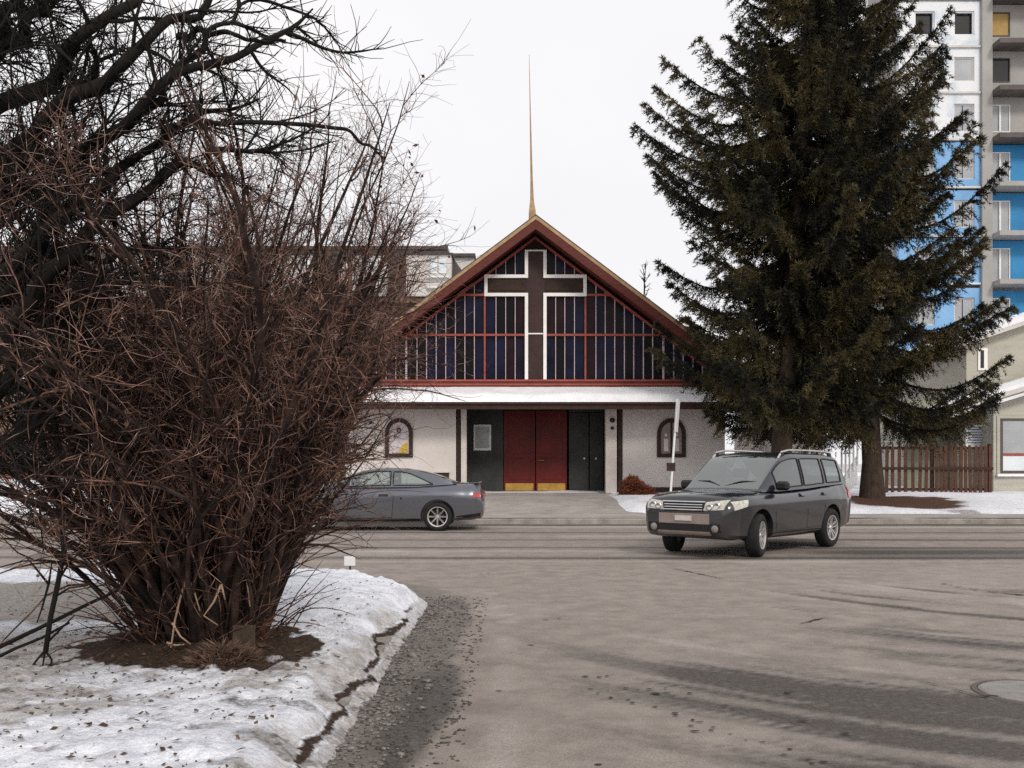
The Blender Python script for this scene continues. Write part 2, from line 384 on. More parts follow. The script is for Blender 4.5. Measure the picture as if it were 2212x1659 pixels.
walk_grey = np.maximum(walk_grey, .62*sstep(.50, .2, de + .5*(nn-.5))*sstep(10.0, 8.4, Yv)); walk_grey = np.maximum(walk_grey, .52*sstep(.22, .12, dd_))
walk_grey = np.where(soil > .5, 0, walk_grey)
me = grid_mesh('snow_verge', Xv, Yv, Zv); set_attr(me, 'walk_grey', walk_grey); set_attr(me, 'soil', soil)
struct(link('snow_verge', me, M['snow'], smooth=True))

# kerbs
def kerb_strip(name, pts, width=.15, h=.125, m=None):
    """kerb along a polyline (outer, road-side edge), body on its left"""
    p = np.array(pts, float); t = np.gradient(p, axis=0); t /= np.linalg.norm(t, axis=1, keepdims=True)
    nrm = np.stack([-t[:, 1], t[:, 0]], -1)
    prof = [(-.02, -.05), (0.0, h*.80), (.025, h), (width, h), (width, -.05)]
    V = []; 
    for i in range(len(p)):
        jit = .006*rng.standard_normal(2)
        for a, z in prof: V.append((*(p[i] + nrm[i]*(a + jit[0])), z + (jit[1] if z > 0 else 0)))
    m_ = len(prof); F = [(i*m_+j, (i+1)*m_+j, (i+1)*m_+j+1, i*m_+j+1) for i in range(len(p)-1) for j in range(m_-1)]
    o = obj(name, MB().add(V, F), m or M['kerb'], smooth=True, sharp=35); return struct(o)
kp = [(KX, y) for y in np.arange(-4, KY0, .3)] + [(KX - KR + KR*math.cos(a), KY0 + KR*math.sin(a)) for a in np.linspace(0, math.pi/2, 16)] + [(x, Y_NEAR) for x in np.arange(KX-KR-.4, -22, -.5)]
kerb_strip('kerb', kp, .15, .062)
kerb_strip('kerb', [(x, Y_FAR) for x in np.arange(-60, 60.1, .8)][::1], .16, .13)

# far side terrain
def HF(x, y):
    top = .50 - .13*sstep(8, 11, np.asarray(x, float))
    z = .132 + (top - .132)*sstep(25.6, 31.6, np.asarray(y, float))
    return z
xs = np.concatenate([np.linspace(-70, -22, 30)[:-1], np.arange(-22, 26, .22), np.linspace(26.3, 70, 25)]); ys = np.concatenate([np.arange(Y_FAR+.16, 44, .20), np.linspace(44.5, 110, 20)])
X, Y = np.meshgrid(xs, ys)
lump = .10*fbm(X, Y, .5, 201) + .05*fbm(X, Y, 2.0, 202)
Zf = HF(X, Y) + lump*sstep(26.4, 27.2, Y) - .01
Zf -= .14*sstep(3.25, 2.95, np.abs(X - .0)) * sstep(33, 31, Y)
Zf += .16*np.exp(-((X - 4.0)/.75)**2 - ((Y - 28.2)/1.7)**2)
Zf -= .05*sstep(27.0, 26.4, Y)
TBX, TBY = (1884-1106)/FPX*31.0, 31.0
TAX, TAY = (1688-1106)/FPX*29.0, 29.0
soil = np.maximum(sstep(2.1, 1.2, np.hypot((X - TBX - .35)/1.15, (Y - TBY + 1.3)/1.5) + 1.5*(fbm(X, Y, 1.0, 211)-.5)), sstep(2.0, 1.0, np.hypot(X - TAX, Y - TAY)))
soil = np.maximum(soil, .55*sstep(.58, .7, fbm(X, Y*2, .8, 221))*sstep(11, 12, X)*sstep(30, 27, Y))
grass = .62*sstep(.56, .68, fbm(X, Y*1.4, .45, 231))*sstep(27.5, 26, Y)
me = grid_mesh('snowy_lawn', X, Y, Zf); set_attr(me, 'soil', soil); set_attr(me, 'grass', grass)
struct(link('snowy_lawn', me, M['lawn'], smooth=True))

# far pavement and the church forecourt, real slabs laid on the slope
def sheet(name, x0, x1, y0, y1, dz, m, nx=40, ny=20, edge=None):
    xx, yy_ = np.meshgrid(np.linspace(0, 1, nx), np.linspace(y0, y1, ny))
    if edge: a, b = edge(yy_)
    else: a, b = x0, x1
    Xs = a + (b - a)*xx
    return struct(link(name, grid_mesh(name, Xs, yy_, HF(Xs, yy_) + dz + .006*fbm(Xs, yy_, 1, 5)), m, smooth=True))
sheet('pavement', -60, 60, Y_FAR+.16, 26.35, .004, M['concrete'], 160, 10)
sheet('forecourt', 0, 0, 26.35, 32.6, .006, M['concrete'], 40, 40,
      edge=lambda y: (-3.0 + .25*(fbm(y, y, .9, 7) - .5), np.interp(y, [26.3, 27.2, 30.8, 32.6], [3.55, 3.30, 2.95, 2.9]) + .3*(fbm(y, y, 1.1, 9) - .5)))

# ------------------------------------------------------------------ church
CX, CY = .744, 32.0
def FX(px, d=CY): return (px - 1106.0)/FPX*d
def FZ(py, d=CY): return CAM_Z - (py - 1000.0)/FPX*d
church = thing('church', (CX, CY, .5), 'low gabled church with dark stained-glass gable, white-edged cross, red doors and thin spire', 'church')
SL = .75; HB = .50
hw = 6.1
apex_z = FZ(465, 31.0)
def roof_z(x): return apex_z - SL*abs(x - CX)
# walls
mb = MB().box(CX-hw, FX(985), CY, CY+.3, .2, 3.6)
obj('wall', mb, M['stucco'], church)
mb = MB().box(FX(1345), CX+hw, CY, CY+.3, .2, 3.6)
obj('wall', mb, M['stucco'], church)
for sx_ in (-1, 1):
    a, b = sorted((CX + sx_*(hw-.002), CX + sx_*(hw-.302)))
    obj('side_wall', MB().box(a, b, CY+.302, CY+20, .2, 4.2), M['stucco'], church)
obj('rear_wall', MB().prism([(CX-hw+.31, .2), (CX+hw-.31, .2), (CX+hw-.31, 4.1), (CX, apex_z-.75), (CX-hw+.31, 4.1)], CY+19.6, CY+19.9), M['stucco'], church)
# roof slabs with overhang toward the street
for s in (-1, 1):
    th = .30; ex = 7.35
    poly = [(CX, apex_z), (CX + s*ex, apex_z - SL*ex), (CX + s*ex, apex_z - SL*ex - th), (CX, apex_z - th)]
    rf = obj('roof', MB().prism(poly, 31.06, 52.5), M['redwood'], church)
    top = [(CX, apex_z + .035), (CX + s*(ex+.05), apex_z + .035 - SL*(ex+.05)), (CX + s*(ex+.05), apex_z - .004 - SL*(ex+.05)), (CX, apex_z + .003)]
    obj('shingle_layer', MB().prism(top, 30.99, 52.6), M['shingle'], rf)
    eg = [(CX, apex_z + .002), (CX + s*ex, apex_z + .002 - SL*ex), (CX + s*ex, apex_z - .12 - SL*ex), (CX, apex_z - .12)]
    obj('edge_trim', MB().prism(eg, 31.0, 31.058), M['tanedge'], rf)
    bd = [(CX, apex_z - .122), (CX + s*ex, apex_z - .122 - SL*ex), (CX + s*ex, apex_z - .42 - SL*ex), (CX, apex_z - .42)]
    obj('barge_board', MB().prism(bd, 31.015, 31.059), M['redwood'], rf)
# glazed gable
gy = CY + .02
g_apex = FZ(511); g_sl = .76; base_z = FZ(820)
def gz_(x): return g_apex - g_sl*abs(x - CX)
obj('gable_backing', MB().prism([(CX-6.0, base_z-.35), (CX+6.0, base_z-.35), (CX+6.0, base_z), (CX, apex_z-.45), (CX-6.0, base_z)], CY+.16, CY+.36), M['darkbrown'], church)
def zx(z): return FX(707.8 + z*.38)
def zz(z): return FZ(442.4 + z*.38)
low = [332,387,447,508,562,617,671,726,780,834,893,957,1012,1066,1130,1235,1296,1348,1403,1465,1525,1578,1632,1687,1740,1795,1848,1908,1968,2022,2078,2132]
low = [222,277] + low
thick = {447, 893, 1465, 1908}
z_mid, z_up = zz(740), zz(513)
cross_l, cross_r, cross_a0, cross_a1 = zx(1130), zx(1235), zx(900), zx(1462)
arm_b, arm_t, cr_top = zz(512), zz(408), zz(265)
def clip_pane(x0, x1, z0, z1):
    """rectangle clipped by the gable line"""
    pts = [(x0, z0), (x1, z0)]
    g0, g1 = gz_(x0) - .05, gz_(x1) - .05
    if max(g0, g1) <= z0 + .03 and not (x0 < CX < x1): return None
    poly = [(x0, z0), (x1, z0), (x1, z1), (x0, z1)]
    def clip(poly, f):
        out = []
        for i in range(len(poly)):
            a, b = poly[i], poly[(i+1) % len(poly)]; fa, fb = f(a), f(b)
            if fa <= 0: out.append(a)
            if (fa <= 0) != (fb <= 0):
                t = fa/(fa - fb); out.append((a[0] + t*(b[0]-a[0]), a[1] + t*(b[1]-a[1])))
        return out
    for s in (-1, 1):
        poly = clip(poly, lambda p: p[1] - (g_apex - .05 - g_sl*s*(p[0]-CX)))
        if len(poly) < 3: return None
    return poly
cells = []
for a, b in zip(low[:-1], low[1:]):
    if a == 1130: continue
    x0, x1 = zx(a) + .025, zx(b) - .025
    cells.append((x0, x1, base_z + .02, z_mid - .03))
    in_arm = a >= 893 and b <= 1465
    if in_arm:
        cells.append((x0, x1, z_mid + .03, arm_b - .05)); cells.append((x0, x1, arm_t + .05, g_apex))
    else:
        cells.append((x0, x1, z_mid + .03, z_up - .03)); cells.append((x0, x1, z_up + .03, g_apex))
for c in cells:
    p = clip_pane(*c)
    if not p: continue
    k = rng.choice(4, p=[.34, .34, .16, .16])
    tilt = .012*rng.standard_normal()
    mbp = MB(); n = len(p)
    vs = [(q[0], gy + .06 + tilt*(q[0] - p[0][0]), q[1]) for q in p] + [(q[0], gy + .10, q[1]) for q in p]
    mbp.add(vs, [tuple(range(n)), tuple(range(2*n-1, n-1, -1))] + [(i, i+n, (i+1) % n + n, (i+1) % n) for i in range(n)])
    obj('pane', mbp, PANE[k], church)
for a in low:
    if a in (1130, 1235): continue
    th = .055 if a in thick else .024
    x = zx(a); zt = gz_(x) - .03
    if zt < base_z + .1: continue
    inarm = 893 <= a <= 1465
    mm = M['redpaint'] if a in thick and a not in (447, 1908) else (M['mull_white'])
    dpt = .055 if a in thick else .035
    segs = [(base_z, min(zt, arm_b - .055))] + ([(arm_t + .055, zt)] if inarm and zt > arm_t + .1 else []) if inarm else [(base_z, zt)]
    for z0, z1 in segs: obj('mullion', MB().box(x-th/2, x+th/2, gy-dpt, gy+.08, z0, z1), mm, church)
def gx_at(z): return (g_apex - .04 - z)/g_sl
for z, l, r_ in [(z_mid, CX-gx_at(z_mid), cross_l-.06), (z_mid, cross_r+.06, CX+gx_at(z_mid)), (z_up, CX-gx_at(z_up), cross_a0-.06), (z_up, cross_a1+.06, CX+gx_at(z_up))]:
    obj('transom', MB().box(l, r_, gy-.062, gy+.085, z-.032, z+.032), M['redpaint'], church)
obj('transom', MB().box(cross_l+.05, cross_r-.05, gy-.055, gy-.01, z_mid+.02, z_mid+.06), M['crosswhite'], church)
for s in (-1, 1):
    L = (g_apex - base_z)/g_sl
    poly = [(CX, g_apex), (CX + s*L, base_z), (CX + s*L, base_z - .0), (CX + s*(L-.09), base_z), (CX, g_apex - .075)]
    obj('gable_trim', MB().prism([(CX, g_apex), (CX + s*L, base_z), (CX + s*(L-.11), base_z), (CX, g_apex-.085)], gy-.068, gy+.09), M['redpaint'], church)
obj('sill', MB().box(CX-hw+.02, CX+hw-.02, gy-.075, gy+.12, base_z-.06, base_z), M['redpaint'], church)
obj('beam', MB().box(CX-hw+.02, CX+hw-.02, gy-.05, gy+.12, FZ(842)-.1, base_z-.064), M['redwood'], church)
obj('beam_moulding', MB().box(CX-hw+.02, CX+hw-.02, gy-.075, gy-.052, base_z-.19, base_z-.13), M['redpaint'], church)
# cross with white outline
cross = obj('cross', MB().prism([(cross_l,base_z),(cross_r,base_z),(cross_r,arm_b),(cross_a1,arm_b),(cross_a1,arm_t),(cross_r,arm_t),(cross_r,cr_top),(cross_l,cr_top),(cross_l,arm_t),(cross_a0,arm_t),(cross_a0,arm_b),(cross_l,arm_b)], gy-.03, gy+.09), M['crosswood'], church)
obj('cross_inlay', MB().box(cross_a0+.1, cross_l-.01, gy-.06, gy-.032, arm_b+.13, arm_t-.13).box(cross_r+.01, cross_a1-.1, gy-.06, gy-.032, arm_b+.13, arm_t-.13), M['darkbrown'], cross)
e = .052
def bar(x0, x1, z0, z1): obj('outline_strip', MB().box(x0, x1, gy-.10, gy+.0, z0, z1), M['crosswhite'], cross)
bar(cross_l-e, cross_l+e, base_z+.002, arm_b-e); bar(cross_r-e, cross_r+e, base_z+.002, arm_b-e)
bar(cross_a0-e, cross_l+e, arm_b-e+.001, arm_b+e); bar(cross_r-e, cross_a1+e, arm_b-e+.001, arm_b+e)
bar(cross_a0-e, cross_a0+e, arm_b+e+.001, arm_t-e-.001); bar(cross_a1-e, cross_a1+e, arm_b+e+.001, arm_t-e-.001)
bar(cross_a0-e, cross_l+e, arm_t-e, arm_t+e); bar(cross_r-e, cross_a1+e, arm_t-e, arm_t+e)
bar(cross_l-e, cross_l+e, arm_t+e+.001, cr_top); bar(cross_r-e, cross_r+e, arm_t+e+.001, cr_top)
bar(cross_l-e, cross_r+e, cr_top+.001, cr_top+.035)
# porch roof with a blanket of snow
cz0, cz1 = 3.40, 3.88; cyf = 30.75
cl, cr_ = CX-6.15, CX+6.25
porch = obj('porch_roof', MB().add([(cl,cyf,cz0-.10),(cr_,cyf,cz0-.10),(cr_,CY-.01,cz1-.34),(cl,CY-.01,cz1-.34),(cl,cyf,cz0),(cr_,cyf,cz0),(cr_,CY-.01,cz1-.06),(cl,CY-.01,cz1-.06)],
      [(0,3,2,1),(4,5,6,7),(0,1,5,4),(1,2,6,5),(2,3,7,6),(3,0,4,7)]), M['redwood'], church)
gxs = np.linspace(cl-.03, cr_-.55, 160); gts = np.linspace(0, 1, 14)
GX, GT = np.meshgrid(gxs, gts)
prof = .16*np.minimum(1, np.sqrt(np.clip(GT*9, 0, 1)))
GY = cyf - .06 + (CY - .02 - cyf + .06)*GT
GZ = cz0 + (cz1 - .06 - cz0)*GT + prof*(.8 + .5*fbm(GX, GY, 1.2, 301)) + .01
GZ[0] = cz0 - .02
GZ = np.minimum(GZ, 3.93)
obj('snow_cover', grid_mesh('snow_cover', GX, GY, GZ), M['pure_snow'], porch, smooth=True)
obj('drip_edge', MB().box(cl-.04, cr_+.04, cyf-.035, cyf-.003, cz0-.085, cz0-.035), M['darkbrown'], porch)
obj('porch_fascia', MB().box(cl-.02, cr_+.02, cyf+.03, cyf+.09, cz0-.24, cz0-.104), M['darkbrown'], porch)
obj('soffit_trim', MB().box(cl, cr_, CY-.06, CY-.012, 3.30, 3.40), M['redpaint'], church)
# entrance recess
ry = 33.2
def RX(px): return FX(px, ry)
fz = .52
obj('porch_floor', MB().box(FX(985)-.1, FX(1345)+.1, CY-.55, ry+.1, .2, fz), M['concrete'], church)
obj('step', MB().box(FX(985)+.4, FX(1345)+.05, CY-.95, CY-.552, .2, fz-.09), M['stepstone'], church)
obj('recess_side', MB().box(FX(985)-.02, FX(985)+.05, CY+.302, ry+.2, fz, 3.5), M['door_dark'], church)
obj('recess_side', MB().box(FX(1345)-.05, FX(1345)+.02, CY+.302, ry+.2, fz, 3.5), M['door_dark'], church)
obj('recess_ceiling', MB().box(FX(985), FX(1345), CY+.002, ry+.2, 3.32, 3.5), M['darkbrown'], church)
obj('recess_panel', MB().box(FX(985)+.06, RX(1087), ry, ry+.15, fz, 3.318), M['door_dark'], church)
obj('recess_header', MB().box(RX(1087)+.002, RX(1226)-.002, ry, ry+.15, FZ(890, ry)+.06, 3.318), M['darkbrown'], church)
for a, b, hd in ((1088, 1156, 1), (1157.5, 1225, -1)):
    d = obj('door', MB().bbox(RX(a), RX(b), ry+.03, ry+.09, fz+.02, FZ(890, ry)+.05, .008), M['door_red'], church)
    obj('kick_plate', MB().box(RX(a)+.06, RX(b)-.06, ry+.018, ry+.028, fz+.06, fz+.30), M['brass'], d)
    w_ = RX(b) - RX(a)
    for z0, z1 in ((fz+.42, fz+1.15), (fz+1.28, FZ(890, ry)-.1)):
        obj('door_panel', MB().bbox(RX(a)+.14, RX(b)-.14, ry+.018, ry+.031, z0, z1, .006), M['door_red'], d)
    if hd < 0:
        obj('handle', MB().tube([(RX(a)+.09, ry+.02, FZ(994)), (RX(a)+.09, ry-.05, FZ(994)), (RX(a)+.26, ry-.05, FZ(994))], .018, 6), M['brass'], d)
for k, (a, b, kn) in enumerate(((1229, 1272, 1262), (1274, 1304, 1287))):
    d = obj('side_door', MB().bbox(RX(a), RX(b), ry+.03, ry+.09, fz+.02, FZ(893, ry)+.03, .008), M['door_dark'], church)
    obj('knob', MB().lathe([(0, -.05), (.03, -.04), (.035, -.02), (.015, 0), (.015, .03)], 10, 'y', (RX(kn), ry, FZ(990))), M['white_metal'], d)
obj('side_door_header', MB().box(RX(1228), RX(1312), ry, ry+.15, FZ(893, ry)+.04, 3.318), M['door_dark'], church)
nb = obj('notice_board', MB().bbox(RX(1023), RX(1061), ry-.06, ry-.005, FZ(972), FZ(914), .01), M['white_metal'], church)
obj('notice_sheet', MB().box(RX(1027), RX(1057), ry-.066, ry-.061, FZ(967), FZ(919)), M['board_grey'], nb)
# porch posts
for a, b, mm, y0 in ((987, 994, 'darkbrown', CY-.03), (996, 1008, 'stucco_trim', CY-.08), (1308, 1332, 'stucco_trim', CY-.08), (1335, 1344.5, 'darkbrown', CY-.03)):
    obj('post', MB().bbox(FX(a), FX(b), y0, CY+.25, fz+.002, 3.316, .01), M[mm], church)
lt = obj('porch_lamp', MB().lathe([(0, -.10), (.07, -.09), (.085, 0), (.06, .02), (0, .02)], 12, 'y', (FX(1322), CY-.10, FZ(908))), M['darkbrown'], church)
obj('porch_lamp', MB().lathe([(0, -.08), (.05, -.07), (.055, 0), (0, .02)], 12, 'y', (FX(1322), CY-.10, FZ(925))), M['darkbrown'], church)
# arched windows
def arch(cx, z0, z1, w, n=9, pointed=.15):
    """closed outline of a round-pointed arch"""
    zs = z1 - w*1.12; pts = [(cx + w, z0)]
    for i in range(n+1):
        t = i/n; a = t*math.pi/2
        pts.append((cx + w*math.cos(a)**.9, zs + (z1 - zs)*math.sin(a)))
    for i in range(1, n+1):
        t = 1 - i/n; a = t*math.pi/2
        pts.append((cx - w*math.cos(a)**.9, zs + (z1 - zs)*math.sin(a)))
    pts.append((cx - w, z0)); return pts
M['frosted'] = mat('frosted', (.62,.55,.55), (.40,.36,.37), .25, 5, spec=.5)
M['amber'] = mat('amber', (.62,.42,.06), (.36,.24,.03), .25, 8, spec=.5)
M['dimglass'] = mat('dimglass', (.24,.17,.15), (.10,.065,.055), .2, 9, spec=.5)
for k, (cxp, w0) in enumerate(((862, 30), (1450, 31))):
    cxw = FX(cxp); w = w0/67.19; z0, z1 = FZ(988), FZ(904)
    wnd = obj('arched_window', MB().ring(arch(cxw, z0, z1, w), arch(cxw, z0+.12, z1-.13, w-.125), CY-.06, CY-.003), M['darkbrown'], church)
    inner = arch(cxw, z0+.118, z1-.128, w-.123)
    if k == 0:
        obj('pane', MB().prism(inner, CY-.025, CY-.006), M['frosted'], wnd)
        ih = w - .15
        obj('amber_pane', MB().prism([(cxw - ih*.15, z0+.13), (cxw + ih*.95, z0+.13), (cxw + ih*.95, z0+.50), (cxw + ih*.45, z0+.42), (cxw+.1*ih, z0+.25)], CY-.034, CY-.0255), M['amber'], wnd)
        obj('roundel', MB().lathe([(0, -.012), (.07, -.01), (.085, 0)], 14, 'y', (cxw, CY-.026, z1-.38)), M['darkbrown'], wnd)
        obj('roundel_glass', MB().lathe([(0, -.006), (.045, -.004), (.05, 0)], 12, 'y', (cxw, CY-.039, z1-.38)), M['dimglass'], wnd)
    else:
        half = [p for p in inner]
        obj('pane', MB().prism([(cxw+.025, z0+.12)] + [p for p in inner if p[0] > cxw + .03] + [(cxw+.025, z1-.15)], CY-.025, CY-.006), M['dimglass'], wnd)
        obj('pane', MB().prism([(cxw-.025, z1-.15)] + [p for p in inner if p[0] < cxw - .03] + [(cxw-.025, z0+.12)], CY-.025, CY-.006), M['dimglass'], wnd)
        obj('glazing_bar', MB().box(cxw-.03, cxw+.03, CY-.045, CY-.003, z0+.12, z1-.14), M['darkbrown'], wnd)
        for s in (-1, 1):
            obj('figure_glass', MB().lathe([(0, -.006), (.05, -.004), (.055, 0)], 10, 'y', (cxw + s*.17, CY-.026, z0+.72)), M['frosted'], wnd)
            obj('figure_glass', MB().box(cxw + s*.17 - .07, cxw + s*.17 + .07, CY-.031, CY-.026, z0+.2, z0+.6), M['frosted'], wnd)
vt = obj('wall_vent', MB().bbox(FX(934), FX(970), CY-.05, CY-.003, FZ(1034), FZ(1021), .008), M['darkbrown'], church)
obj('vent_hood', MB().box(FX(932), FX(972), CY-.10, CY-.003, FZ(1021)+.002, FZ(1021)+.04), M['stucco_trim'], vt)
obj('wall_base_strip', MB().box(FX(1346), CX+hw-.02, CY-.03, CY-.003, .3, .72), M['darkbrown'], church)
# spire
sp = W(1150, 465, 31.6); spt = W(1143, 118, 31.6)
prof = [(0, .17), (.06, .15), (.12, .085), (.25, .055), (.6, .028), (1.0, .008)]
V = []; Fc = []
for k, (t, r_) in enumerate(prof):
    c = sp + (spt - sp)*t - np.array([0, 0, .18*(1-t)])
    for i in range(4):
        a = math.pi/4 + i*math.pi/2; V.append((c[0] + r_*math.cos(a), c[1] + r_*math.sin(a), c[2]))
for k in range(len(prof)-1):
    for i in range(4): Fc.append((k*4+i, k*4+(i+1) % 4, (k+1)*4+(i+1) % 4, (k+1)*4+i))
Fc.append((20, 21, 22, 23))
obj('spire', MB().add(V, Fc), M['copper'], church)
# side wing, set back to the right
obj('wing_wall', MB().box(FX(1690, 37), FX(1778, 37), 37, 45, .2, 4.0), M['stucco_trim'], church)
obj('wing_roof', MB().box(FX(1690, 37)-.3, FX(1778, 37)+.3, 36.7, 45.3, 4.0, 4.2), M['shingle'], church)
# ------------------------------------------------------------------ background buildings
M['brick'] = mat('brick', (.20,.125,.085), (.13,.08,.055), .9, 1.5, .3, 20)
M['slate'] = mat('slate', (.085,.075,.072), (.05,.045,.043), .85, 2.0, .4, 14)
M['pale_trim'] = mat('pale_trim', (.62,.60,.57), (.50,.48,.46), .7, 2.0)
M['win_dark'] = mat('win_dark', (.016,.016,.020), (.008,.008,.010), .12, 1.0, spec=.5)
M['win_pale'] = mat('win_pale', (.40,.42,.44), (.30,.31,.33), .15, .6, spec=.5)
M['win_sky'] = mat('win_sky', (.72,.78,.80), (.58,.65,.67), .12, .8, spec=.6)
D = 60.0
def BX(px, d=D): return (px-1106)/FPX*d
apt = thing('apartment_building', (BX(600), D, .5), 'brown brick apartment block with dark mansard roof behind the church, left side', 'building')
x0, x1 = BX(-160), BX(1030)
obj('wall', MB().box(x0, x1, D, D+14, .2, FZ(648, D)), M['brick'], apt)
rz0, rz1 = FZ(648, D)+.002, FZ(528, D)
rf = obj('mansard_roof', MB().add([(x0,D-.4,rz0),(x1+.3,D-.4,rz0),(x1+.3,D+14,rz0),(x0,D+14,rz0),(x0+1,D+1.0,rz1),(BX(962),D+1.0,rz1),(BX(962),D+13,rz1),(x0+1,D+13,rz1)],
   [(0,3,2,1),(4,5,6,7),(0,1,5,4),(1,2,6,5),(2,3,7,6),(3,0,4,7)]), M['slate'], apt)
obj('roof_edge', MB().box(x0+.9, BX(962)+.1, D+.85, D+1.0, rz1-.12, rz1+.10), M['shingle'], rf)
obj('cornice', MB().box(x0-.2, x1+.35, D-.55, D-.402, rz0-.25, rz0+.05), M['brick'], apt)
for cxp in (300, 470, 640, 790, 928):
    dm = obj('dormer', MB().box(BX(cxp-48), BX(cxp+48), D-.75, D+1.2, FZ(644, D), FZ(556, D)), M['pale_trim'], apt)
    obj('dormer_cap', MB().box(BX(cxp-52), BX(cxp+52), D-.85, D+1.2, FZ(556, D)+.002, FZ(552, D)), M['slate'], dm)
    for k, (a, b, c, d_) in enumerate(((-42, -12, 600, 563), (4, 18, 596, 563), (22, 38, 596, 563))):
        obj('pane', MB().box(BX(cxp+a), BX(cxp+b), D-.80, D-.752, FZ(c, D), FZ(d_, D)), M['win_sky'] if k else M['pale_trim'], dm)
    obj('balcony_rail', MB().box(BX(cxp-2), BX(cxp+44), D-1.0, D-.86, FZ(604, D)-.05, FZ(604, D)+.05).box(BX(cxp-2), BX(cxp+44), D-1.0, D-.86, FZ(626, D)-.05, FZ(626, D)+.05), M['white_metal'], dm)
for row in range(4):
    for k, cxp in enumerate(range(-60, 1000, 116)):
        z = 2.0 + row*2.3
        wd = obj('window', MB().box(BX(cxp)-.75, BX(cxp)+.75, D-.05, D-.003, z-.05, z+1.35), M['pale_trim'], apt)
        obj('pane', MB().box(BX(cxp)-.66, BX(cxp)-.03, D-.07, D-.052, z+.04, z+1.26), M['win_dark'], wd)
        obj('pane', MB().box(BX(cxp)+.03, BX(cxp)+.66, D-.07, D-.052, z+.04, z+1.26), M['win_dark'], wd)
D2 = 68.0
apt2 = thing('low_building', (BX(1000, D2), D2, .5), 'small grey flat roof peeping out between the mansard block and the church gable', 'building')
obj('wall', MB().box(BX(940, D2), BX(1024, D2), D2, D2+10, .2, FZ(556, D2)), M['pale_trim'], apt2)
obj('roof', MB().box(BX(938, D2), BX(1027, D2), D2-.3, D2+10, FZ(556, D2)+.002, FZ(549, D2)), M['slate'], apt2)

# tower under construction
M['wrap_white'] = mat('wrap_white', (.72,.74,.76), (.50,.58,.66), .7, .55, lo=.38, hi=.5)
M['wrap_blue'] = mat('wrap_blue', (.22,.43,.70), (.15,.32,.56), .6, .6)
M['panel_blue'] = mat('panel_blue', (.030,.25,.52), (.02,.18,.40), .5, .5)
M['tower_grey'] = mat('tower_grey', (.38,.37,.355), (.31,.30,.29), .85, .4, .2, 10)
M['slab_dark'] = mat('slab_dark', (.13,.11,.10), (.08,.07,.065), .8, 1)
M['plywood'] = mat('plywood', (.46,.31,.12), (.36,.23,.08), .8, 2)
DT = 60.0
tw = thing('tower_block', (BX(2120, DT), DT, .4), 'tall block in white and blue wall wrap with open windows and balconies behind the spruces', 'building')
tops = [-180, -79, 23.5, 123, 224, 327, 432, 535, 643, 748, 850]
obj('core', MB().box(BX(1938, DT), BX(2420, DT), DT+.5, DT+5, .2, 36), M['tower_grey'], tw)
obj('corner_pier', MB().box(BX(2118, DT), BX(2140, DT), DT-.25, DT+.498, .2, 36), M['tower_grey'], tw)
colx = [(1976, 2019), (2061, 2105)]
